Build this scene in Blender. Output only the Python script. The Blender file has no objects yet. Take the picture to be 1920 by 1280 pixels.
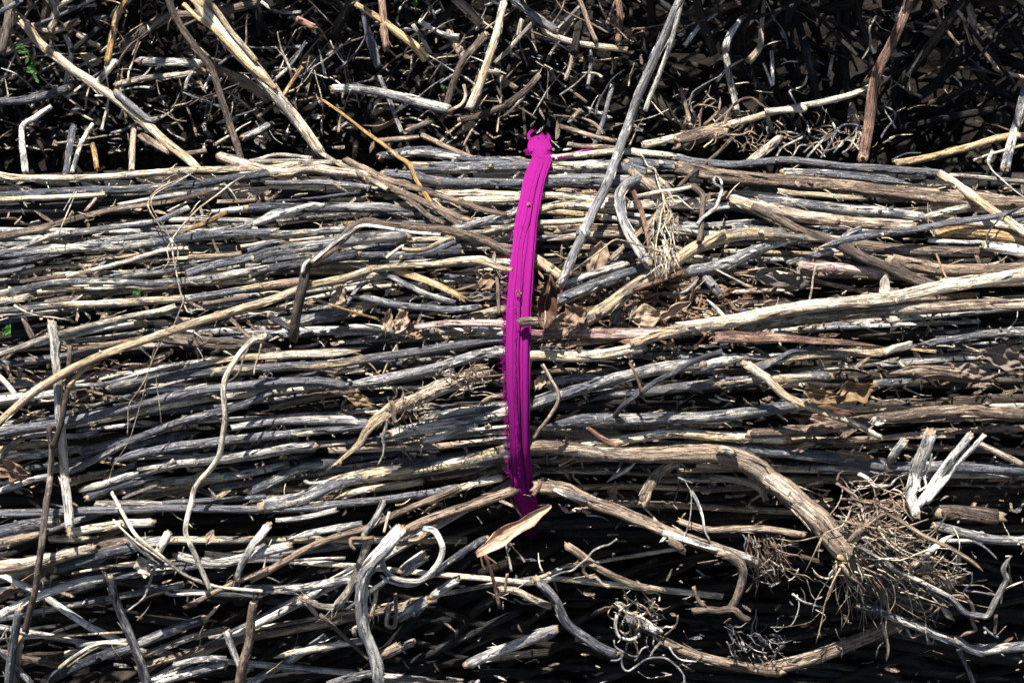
import bpy, math, random
import numpy as np
C = bpy.context.scene.collection
scn = bpy.context.scene
rng = np.random.default_rng(7)
random.seed(7)

# ---------------------------------------------------------------- camera, sky, sun, exposure
S = 0.00045            # metres per photograph pixel at the distance of the bundle axis
D = 1.25               # camera to bundle axis
PITCH = math.radians(35)
Z0 = 0.62              # height of the view axis point above the ground
X = np.array((1., 0, 0))
U = np.array((0, math.sin(PITCH), math.cos(PITCH)))
W = np.array((0, -math.cos(PITCH), math.sin(PITCH)))
O = np.array((0, 0, Z0))
cam_d = bpy.data.cameras.new('camera'); cam = bpy.data.objects.new('camera', cam_d); C.objects.link(cam)
cam.location = O + W * D
cam.rotation_euler = (math.radians(90) - PITCH, 0, 0)
cam_d.sensor_width = 36; cam_d.lens = 36 * D / (1920 * S)
cam_d.clip_start = 0.05; cam_d.clip_end = 500
cam_d.dof.use_dof = True; cam_d.dof.focus_distance = D - 0.13; cam_d.dof.aperture_fstop = 13
scn.camera = cam
sd = -0.16 * X + 0.83 * U + 0.56 * W
sd = sd / np.linalg.norm(sd)
world = bpy.data.worlds.new('World'); scn.world = world; world.use_nodes = True
nt = world.node_tree
sky = nt.nodes.new('ShaderNodeTexSky'); sky.sky_type = 'NISHITA'; sky.sun_disc = False
sky.sun_elevation = math.asin(sd[2]); sky.sun_rotation = math.atan2(sd[0], sd[1])
nt.links.new(sky.outputs[0], nt.nodes['Background'].inputs[0])
nt.nodes['Background'].inputs[1].default_value = 0.05
sun_d = bpy.data.lights.new('sun', 'SUN'); sun_d.energy = 5.0; sun_d.angle = math.radians(0.5); sun_d.color = (1, .97, .92)
sun = bpy.data.objects.new('sun', sun_d); C.objects.link(sun)
from mathutils import Vector
sun.rotation_euler = Vector(sd).to_track_quat('Z', 'Y').to_euler(); sun.location = (0, 0, 6)
scn.view_settings.view_transform = 'Standard'; scn.view_settings.look = 'None'
scn.view_settings.exposure = 1.32; scn.view_settings.gamma = 1.0

# ---------------------------------------------------------------- materials
def nd(t, kind, **kw):
    n = t.nodes.new(kind)
    for k, v in kw.items(): setattr(n, k, v)
    return n
def math_n(t, op, a, b=None, clamp=False):
    n = nd(t, 'ShaderNodeMath', operation=op, use_clamp=clamp)
    for i, v in enumerate((a, b)):
        if v is None: continue
        if isinstance(v, (int, float)): n.inputs[i].default_value = v
        else: t.links.new(v, n.inputs[i])
    return n.outputs[0]
def mix_n(t, f, a, b, mode='MIX'):
    n = nd(t, 'ShaderNodeMix', data_type='RGBA', blend_type=mode)
    for i, v in ((0, f), (6, a), (7, b)):
        if isinstance(v, (int, float)): n.inputs[i].default_value = v
        elif isinstance(v, tuple): n.inputs[i].default_value = (*v, 1)
        else: t.links.new(v, n.inputs[i])
    return n.outputs[2]
def step_n(t, v, lo, hi):
    n = nd(t, 'ShaderNodeMapRange', interpolation_type='SMOOTHSTEP')
    t.links.new(v, n.inputs[0]); n.inputs[1].default_value = lo; n.inputs[2].default_value = hi
    return n.outputs[0]
def noise_n(t, vec, sc, detail=3, rough=.55):
    m = nd(t, 'ShaderNodeVectorMath', operation='MULTIPLY'); t.links.new(vec, m.inputs[0]); m.inputs[1].default_value = sc
    n = nd(t, 'ShaderNodeTexNoise'); t.links.new(m.outputs[0], n.inputs['Vector'])
    n.inputs['Scale'].default_value = 1; n.inputs['Detail'].default_value = detail; n.inputs['Roughness'].default_value = rough
    return n.outputs[0]
def bark(name, A, B, Cc, amt, amt2, speck=.75, bump=1.0):
    """A base colour, B dark mould patches, Cc pale peeled patches; coordinates run in the straightened twig"""
    m = bpy.data.materials.new(name); m.use_nodes = True; t = m.node_tree
    bs = t.nodes['Principled BSDF']
    co = nd(t, 'ShaderNodeAttribute', attribute_name='twc').outputs['Vector']
    rn = nd(t, 'ShaderNodeAttribute', attribute_name='rnd').outputs['Fac']
    off = nd(t, 'ShaderNodeCombineXYZ'); t.links.new(math_n(t, 'MULTIPLY', rn, 7.3), off.inputs[0]); t.links.new(math_n(t, 'MULTIPLY', rn, 3.1), off.inputs[2])
    ad = nd(t, 'ShaderNodeVectorMath', operation='ADD'); t.links.new(co, ad.inputs[0]); t.links.new(off.outputs[0], ad.inputs[1]); v = ad.outputs[0]
    fib = noise_n(t, v, (850, 850, 38), 3, .6)
    fine = noise_n(t, v, (1300, 1300, 600), 2)
    pat = noise_n(t, v, (95, 95, 24), 6, .68)
    pal = noise_n(t, v, (70, 70, 17), 5, .66)
    spk = noise_n(t, v, (520, 520, 330), 2, .5)
    blot = noise_n(t, v, (260, 260, 120), 4, .7)
    r2 = math_n(t, 'FRACT', math_n(t, 'MULTIPLY', rn, 17.7))
    pb = math_n(t, 'ADD', pat, math_n(t, 'MULTIPLY', math_n(t, 'SUBTRACT', rn, .5), .16))
    pb = math_n(t, 'ADD', pb, math_n(t, 'MULTIPLY', math_n(t, 'SUBTRACT', blot, .5), .22))
    fB = step_n(t, pb, .62 - amt * .34, .70 - amt * .34)
    pc = math_n(t, 'ADD', pal, math_n(t, 'MULTIPLY', math_n(t, 'SUBTRACT', r2, .5), .16))
    fC = step_n(t, pc, .64 - amt2 * .34, .72 - amt2 * .34)
    col = mix_n(t, fC, A, Cc)
    col = mix_n(t, math_n(t, 'MULTIPLY', fB, .88), col, B)
    fs = step_n(t, spk, .64, .70)
    col = mix_n(t, math_n(t, 'MULTIPLY', fs, speck), col, tuple(c * .25 for c in B))
    crk = noise_n(t, v, (520, 520, 16), 4, .7)
    fk = math_n(t, 'SUBTRACT', 1.0, step_n(t, math_n(t, 'ABSOLUTE', math_n(t, 'SUBTRACT', crk, .5)), .0, .028))
    col = mix_n(t, math_n(t, 'MULTIPLY', fk, .62), col, tuple(c * .3 for c in B))
    grain = noise_n(t, v, (900, 900, 500), 4, .75)
    dust = step_n(t, noise_n(t, v, (330, 330, 260), 3, .7), .60, .66)
    col = mix_n(t, math_n(t, 'MULTIPLY', dust, .45), col, Cc)
    g = math_n(t, 'ADD', .10, math_n(t, 'ADD', math_n(t, 'MULTIPLY', fib, .75), math_n(t, 'MULTIPLY', grain, 1.05)))
    g = math_n(t, 'MULTIPLY', g, math_n(t, 'ADD', .82, math_n(t, 'MULTIPLY', r2, .36)))
    gg = nd(t, 'ShaderNodeCombineColor')
    for i in range(3): t.links.new(g, gg.inputs[i])
    col = mix_n(t, 1.0, col, gg.outputs[0], 'MULTIPLY')
    t.links.new(col, bs.inputs['Base Color'])
    bs.inputs['Roughness'].default_value = .72; bs.inputs['Specular IOR Level'].default_value = .3
    h = math_n(t, 'ADD', fib, math_n(t, 'MULTIPLY', fine, .35)); h = math_n(t, 'ADD', math_n(t, 'ADD', h, math_n(t, 'MULTIPLY', fB, -.3)), math_n(t, 'ADD', math_n(t, 'MULTIPLY', fk, -.6), math_n(t, 'MULTIPLY', grain, .6)))
    bp = nd(t, 'ShaderNodeBump'); bp.inputs['Strength'].default_value = bump; bp.inputs['Distance'].default_value = .0019
    t.links.new(h, bp.inputs['Height']); t.links.new(bp.outputs[0], bs.inputs['Normal'])
    return m
MAT = {
 's': bark('straw_bark', (.60, .46, .28), (.17, .15, .14), (.80, .70, .54), .34, .56),
 'c': bark('clean_straw_bark', (.60, .455, .28), (.26, .20, .15), (.78, .67, .51), .12, .6, .55),
 'l': bark('peach_reed', (.47, .255, .14), (.22, .11, .06), (.60, .41, .27), .42, .5, .2, .6),
 'w': bark('bleached_bark', (.64, .58, .50), (.17, .165, .18), (.82, .78, .70), .40, .62),
 'm': bark('mottled_bark', (.60, .46, .26), (.085, .095, .13), (.78, .71, .60), .68, .52, .85),
 'g': bark('grey_bark', (.33, .31, .30), (.068, .075, .10), (.66, .59, .49), .55, .56, .9),
 'd': bark('charcoal_bark', (.10, .10, .115), (.035, .036, .045), (.38, .36, .34), .48, .46, .7),
 'b': bark('brown_bark', (.37, .265, .185), (.15, .105, .078), (.52, .42, .32), .35, .42),
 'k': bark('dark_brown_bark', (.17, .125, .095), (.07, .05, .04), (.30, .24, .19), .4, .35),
 'r': bark('reddish_bark', (.29, .16, .105), (.13, .07, .05), (.42, .27, .2), .35, .4),
 'o': bark('orange_straw', (.50, .29, .11), (.2, .11, .05), (.62, .44, .24), .28, .5),
 'p': bark('pinkish_reed', (.42, .255, .215), (.2, .10, .085), (.60, .46, .40), .35, .5, .3),
}
def plain(name, A, B, scale, rough=.8, transl=0, bump=.3):
    m = bpy.data.materials.new(name); m.use_nodes = True; t = m.node_tree; bs = t.nodes['Principled BSDF']
    co = nd(t, 'ShaderNodeTexCoord').outputs['Object']
    n = noise_n(t, co, (scale,) * 3, 5, .65); n2 = noise_n(t, co, (scale * 6,) * 3, 3, .6)
    col = mix_n(t, step_n(t, n, .35, .65), A, B)
    col = mix_n(t, math_n(t, 'MULTIPLY', n2, .5), col, tuple(c * .45 for c in A))
    t.links.new(col, bs.inputs['Base Color']); bs.inputs['Roughness'].default_value = rough; bs.inputs['Specular IOR Level'].default_value = .25
    bp = nd(t, 'ShaderNodeBump'); bp.inputs['Strength'].default_value = bump; bp.inputs['Distance'].default_value = .002
    t.links.new(n2, bp.inputs['Height']); t.links.new(bp.outputs[0], bs.inputs['Normal'])
    if transl:
        tr = nd(t, 'ShaderNodeBsdfTranslucent'); t.links.new(col, tr.inputs[0]); mx = nd(t, 'ShaderNodeMixShader'); mx.inputs[0].default_value = transl
        t.links.new(bs.outputs[0], mx.inputs[1]); t.links.new(tr.outputs[0], mx.inputs[2]); t.links.new(mx.outputs[0], t.nodes['Material Output'].inputs[0])
    return m
M_soil = plain('dark_soil', (.024, .018, .014), (.045, .034, .026), 30, .95, 0, 1)
M_leafb = plain('dry_leaf_brown', (.30, .19, .12), (.16, .09, .055), 45, .6, .15)
M_leaft = plain('dry_leaf_tan', (.43, .31, .21), (.28, .19, .125), 45, .65, .15)
M_leafy = plain('dry_leaf_amber', (.30, .20, .10), (.17, .095, .045), 40, .5, .25)
M_leafd = plain('dry_leaf_grey', (.15, .13, .115), (.08, .065, .055), 45, .8, .05)
M_green = plain('green_leaf', (.07, .20, .03), (.04, .12, .02), 90, .5, .3)
M_wood = plain('broken_wood', (.46, .35, .23), (.25, .18, .12), 400, .85, 0, .6)
M_pith = plain('pith_dark', (.05, .035, .025), (.09, .065, .045), 300, .95)
def ribbon_mat():
    m = bpy.data.materials.new('magenta_cloth'); m.use_nodes = True; t = m.node_tree; bs = t.nodes['Principled BSDF']
    co = nd(t, 'ShaderNodeAttribute', attribute_name='twc').outputs['Vector']
    n = noise_n(t, co, (900, 900, 120), 3, .6); n2 = noise_n(t, co, (60, 60, 20), 3)
    wv = nd(t, 'ShaderNodeTexWave', bands_direction='DIAGONAL'); t.links.new(co, wv.inputs[0]); wv.inputs['Scale'].default_value = 520; wv.inputs['Distortion'].default_value = 1.5
    col = mix_n(t, n2, (.25, .0105, .168), (.205, .009, .136))
    col = mix_n(t, math_n(t, 'MULTIPLY', n, .35), col, (.12, .002, .07))
    t.links.new(col, bs.inputs['Base Color']); bs.inputs['Roughness'].default_value = .75; bs.inputs['Specular IOR Level'].default_value = .06
    h = math_n(t, 'ADD', math_n(t, 'MULTIPLY', wv.outputs[1], .5), n)
    bp = nd(t, 'ShaderNodeBump'); bp.inputs['Strength'].default_value = .45; bp.inputs['Distance'].default_value = .0006
    t.links.new(h, bp.inputs['Height']); t.links.new(bp.outputs[0], bs.inputs['Normal'])
    return m
M_rib = ribbon_mat()

SHADE_BARK = {c: bark(n, *a) for c, n, a in (('k', 'shade_dark_brown_stick', ((.027, .020, .015), (.012, .010, .008), (.06, .047, .036), .45, .35)), ('d', 'shade_dark_grey_stick', ((.021, .020, .021), (.010, .010, .011), (.06, .057, .055), .45, .35)),
 ('b', 'shade_dark_tan_stick', ((.052, .038, .028), (.024, .018, .014), (.12, .094, .07), .4, .4)))}  # bark colours blackened so inner sticks and heaps read as deep shade
# ---------------------------------------------------------------- where things stand
TILE = {'P': (0, 0, 3), 'Q': (640, 0, 3), 'R': (1280, 0, 3),
        'A': (0, 280, 3.764), 'B': (480, 280, 3.764), 'C': (960, 280, 3.764), 'D': (1420, 280, 3.764),
        'E': (0, 600, 3.764), 'G': (480, 600, 3.764), 'H': (960, 600, 3.764), 'I': (1420, 600, 3.764),
        'J': (0, 920, 3.556), 'K': (480, 920, 3.556), 'L': (960, 920, 3.556), 'M': (1420, 920, 3.556), 'F': (0, 0, 1)}
RB = 0.18; AX = 690       # bundle radius, row of its axis
def depth(py):
    """distance towards the viewer of the pile's surface at the height seen at row py"""
    v = (AX - py) * S
    if py <= 890:
        a = math.sqrt(max(0, RB * RB - v * v))
    else:
        a = .156 - .577 * (py - 890) * S + .058 * min(1, (py - 890) / 130.) + max(0, py - 1020) * S * .22
    if py < 300:
        t = min(1, (300 - py) / 70.); t = t * t * (3 - 2 * t)
        a = a * (1 - t) + t * (-.055 - (300 - py) * S * .1)
    return a
def at(px, py, h=0):
    d = depth(py) + h
    k = (D - d) / D
    return O + X * ((px - 960) * S * k) + U * ((640 - py) * S * k) + W * d
def world_p(x, u, d): return O + X * x + U * u + W * d

def parse(pts, h0):
    tile = TILE['F']; out = []; new = False
    for tok in pts.split():
        if tok.isalpha(): tile = TILE[tok]; new = True; continue
        q = [float(a) for a in tok.split(',')]
        p = (tile[0] + q[0] / tile[2], tile[1] + q[1] / tile[2], q[2] if len(q) > 2 else h0)
        for _ in range(3 if new else 0):                            # two drawings of the course overlap here: drop what would double back
            if len(out) < 3: break
            a, b = out[-2], out[-1]; v0 = (b[0] - a[0], b[1] - a[1]); v1 = (p[0] - b[0], p[1] - b[1])
            l0, l1 = math.hypot(*v0) + 1e-9, math.hypot(*v1) + 1e-9
            if l1 < 9 or (v0[0] * v1[0] + v0[1] * v1[1]) / (l0 * l1) < .3: out.pop()
            else: break
        new = False
        out.append(p)
    return np.array(out)
def spline(p, step):
    """Catmull-Rom through the points, resampled about every step (in the units of p's first columns)"""
    if len(p) == 2: 
        n = max(3, int(np.linalg.norm(p[1, :2] - p[0, :2]) / step)); t = np.linspace(0, 1, n + 1)[:, None]
        return p[0] * (1 - t) + p[1] * t
    q = np.vstack([2 * p[0] - p[1], p, 2 * p[-1] - p[-2]]); out = []
    for i in range(1, len(q) - 2):
        n = max(2, int(round(np.linalg.norm(q[i + 1, :2] - q[i, :2]) / step)))
        for j in range(n):
            t = j / n; a, b, c, d = q[i - 1], q[i], q[i + 1], q[i + 2]
            out.append(.5 * (2 * b + (c - a) * t + (2 * a - 5 * b + 4 * c - d) * t * t + (3 * b - a - 3 * c + d) * t ** 3))
    out.append(q[-2]); return np.array(out)

# ---------------------------------------------------------------- mesh building
class MB:
    def __init__(s): s.v = []; s.q = []; s.c = []; s.r = []; s.n = 0; s.m = []; s.mi = 0
    def add(s, v, q, c=None, r=0.):
        v = np.asarray(v, float); s.v.append(v); s.q.append(np.asarray(q, int) + s.n); s.n += len(v); s.m.append(np.full(len(q), s.mi))
        s.c.append(v * 1.0 if c is None else np.asarray(c, float)); s.r.append(np.full(len(v), r))
    def build(s, name, mat, parent=None, origin=None, smooth=True):
        v = np.vstack(s.v); q = np.vstack(s.q); c = np.vstack(s.c); r = np.concatenate(s.r)
        me = bpy.data.meshes.new(name)
        if origin is None: origin = v[0] if parent is None else np.array(parent['org'])
        me.vertices.add(len(v)); me.vertices.foreach_set('co', (v - origin).astype(np.float32).ravel())
        me.loops.add(len(q) * 4); me.loops.foreach_set('vertex_index', q.astype(np.int32).ravel())
        me.polygons.add(len(q)); me.polygons.foreach_set('loop_start', np.arange(0, len(q) * 4, 4, dtype=np.int32))
        me.polygons.foreach_set('use_smooth', np.full(len(q), smooth))
        me.update(calc_edges=True)
        a = me.attributes.new('twc', 'FLOAT_VECTOR', 'POINT'); a.data.foreach_set('vector', c.astype(np.float32).ravel())
        a = me.attributes.new('rnd', 'FLOAT', 'POINT'); a.data.foreach_set('value', r.astype(np.float32))
        for m_ in (mat if isinstance(mat, list) else [mat]): me.materials.append(m_)
        if isinstance(mat, list): me.polygons.foreach_set('material_index', np.concatenate(s.m).astype(np.int32))
        o = bpy.data.objects.new(name, me); C.objects.link(o)
        if parent is not None: o.parent = parent; o.location = np.array(origin) - np.array(parent['org'])
        else: o.location = origin
        o['org'] = [float(x) for x in origin]
        return o
def tag(o, label=None, cat=None, group=None, kind=None):
    for k, v in (('label', label), ('category', cat), ('group', group), ('kind', kind)):
        if v: o[k] = v
    return o
def empty(name, loc):
    o = bpy.data.objects.new(name, None); C.objects.link(o); o.location = loc; o['org'] = [float(x) for x in loc]; o.empty_display_size = .01
    return o
def frames(P):
    T = np.gradient(P, axis=0); T /= np.linalg.norm(T, axis=1)[:, None] + 1e-12
    n = np.cross(T[0], W); 
    if np.linalg.norm(n) < .05: n = np.cross(T[0], X)
    n /= np.linalg.norm(n); N = [n]
    for i in range(1, len(P)):
        n = n - T[i] * np.dot(n, T[i]); n /= np.linalg.norm(n) + 1e-12; N.append(n)
    N = np.array(N); return T, N, np.cross(T, N)
def tube(mb, P, R, k=9, flat=1., rough=.1, rnd=None, jag=(1, 1), point=(0, 0), hollow=(0, 0), g=None):
    """an irregular stick along P: swollen, ridged, with ragged or pointed ends. flat squeezes it towards the viewer"""
    g = g or rng
    P = np.array(P); n = len(P); R = np.broadcast_to(np.asarray(R, float), (n,)).copy()
    T, N, B = frames(P)
    L = np.concatenate([[0], np.cumsum(np.linalg.norm(np.diff(P, axis=0), axis=1))])
    th = np.linspace(0, 2 * np.pi, k, endpoint=False) + g.uniform(0, 6)
    ridge = 1 + rough * g.normal(0, 1, k)                            # lengthwise ridges
    wob = np.interp(L, np.linspace(0, L[-1] + 1e-9, max(3, n // 3)), g.normal(0, rough * .28, max(3, n // 3)))
    rad = R[:, None] * (1 + wob[:, None]) * (ridge[None] + g.normal(0, rough * .3, (n, k)))
    tw = g.uniform(-1.2, 1.2) * L / (L[-1] + 1e-9)
    a = th[None] + tw[:, None]
    if point[0]:
        m = np.clip(L / max(1e-6, min(L[-1] * .4, R.max() * 5)), .06, 1); rad *= (m ** .8)[:, None]
    if point[1]:
        m = np.clip((L[-1] - L) / max(1e-6, min(L[-1] * .4, R.max() * 5)), .06, 1); rad *= (m ** .8)[:, None]
    fb = np.ones(n) * flat
    V = P[:, None] + rad[..., None] * (np.cos(a)[..., None] * N[:, None] + np.sin(a)[..., None] * fb[:, None, None] * B[:, None])
    cc = np.dstack([np.cos(th)[None] * R[:, None], np.sin(th)[None] * R[:, None], np.repeat(L[:, None], k, 1)])
    # ragged ends
    for e, i, s in ((0, 0, -1), (1, n - 1, 1)):
        if jag[e] and not point[e]: V[i] += s * T[i] * (g.uniform(-.2, 1.0, k) * R[i] * jag[e])[:, None]
    rows = [V[i] for i in range(n)]; crow = [cc[i] for i in range(n)]
    def cap(i, s, hol):
        r = R[i] * (rad[i] / (R[i] + 1e-12)).mean()
        ax = P[i] + T[i] * s * 0
        if hol:
            return [ax + (V[i] - ax) * .72, ax + (V[i] - ax) * .66 - s * T[i] * r * 2.5, ax + (V[i] - ax) * .02 - s * T[i] * r * 3]
        return [ax + (V[i] - ax) * .55 + s * T[i] * r * g.uniform(-.3, .3, k)[:, None], ax + (V[i] - ax) * .02 + s * T[i] * r * .1]
    st = cap(0, -1, hollow[0]); en = cap(n - 1, 1, hollow[1])
    rows = st[::-1] + rows + en; crow = [cc[0]] * len(st) + crow + [cc[-1]] * len(en)
    m = len(rows); idx = np.arange(m * k).reshape(m, k); nx = np.roll(idx, -1, 1)
    q = np.dstack([idx[:-1], idx[1:], nx[1:], nx[:-1]]).reshape(-1, 4)
    mb.add(np.vstack(rows), q, np.vstack(crow), g.random() if rnd is None else rnd)
    return T, N, B, rad
def to3(p): return np.array([at(a, b, c * .001) for a, b, c in p])
def pxr(w, py=640): return w * S * .5 * (D - max(-.1, depth(py))) / D
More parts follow.
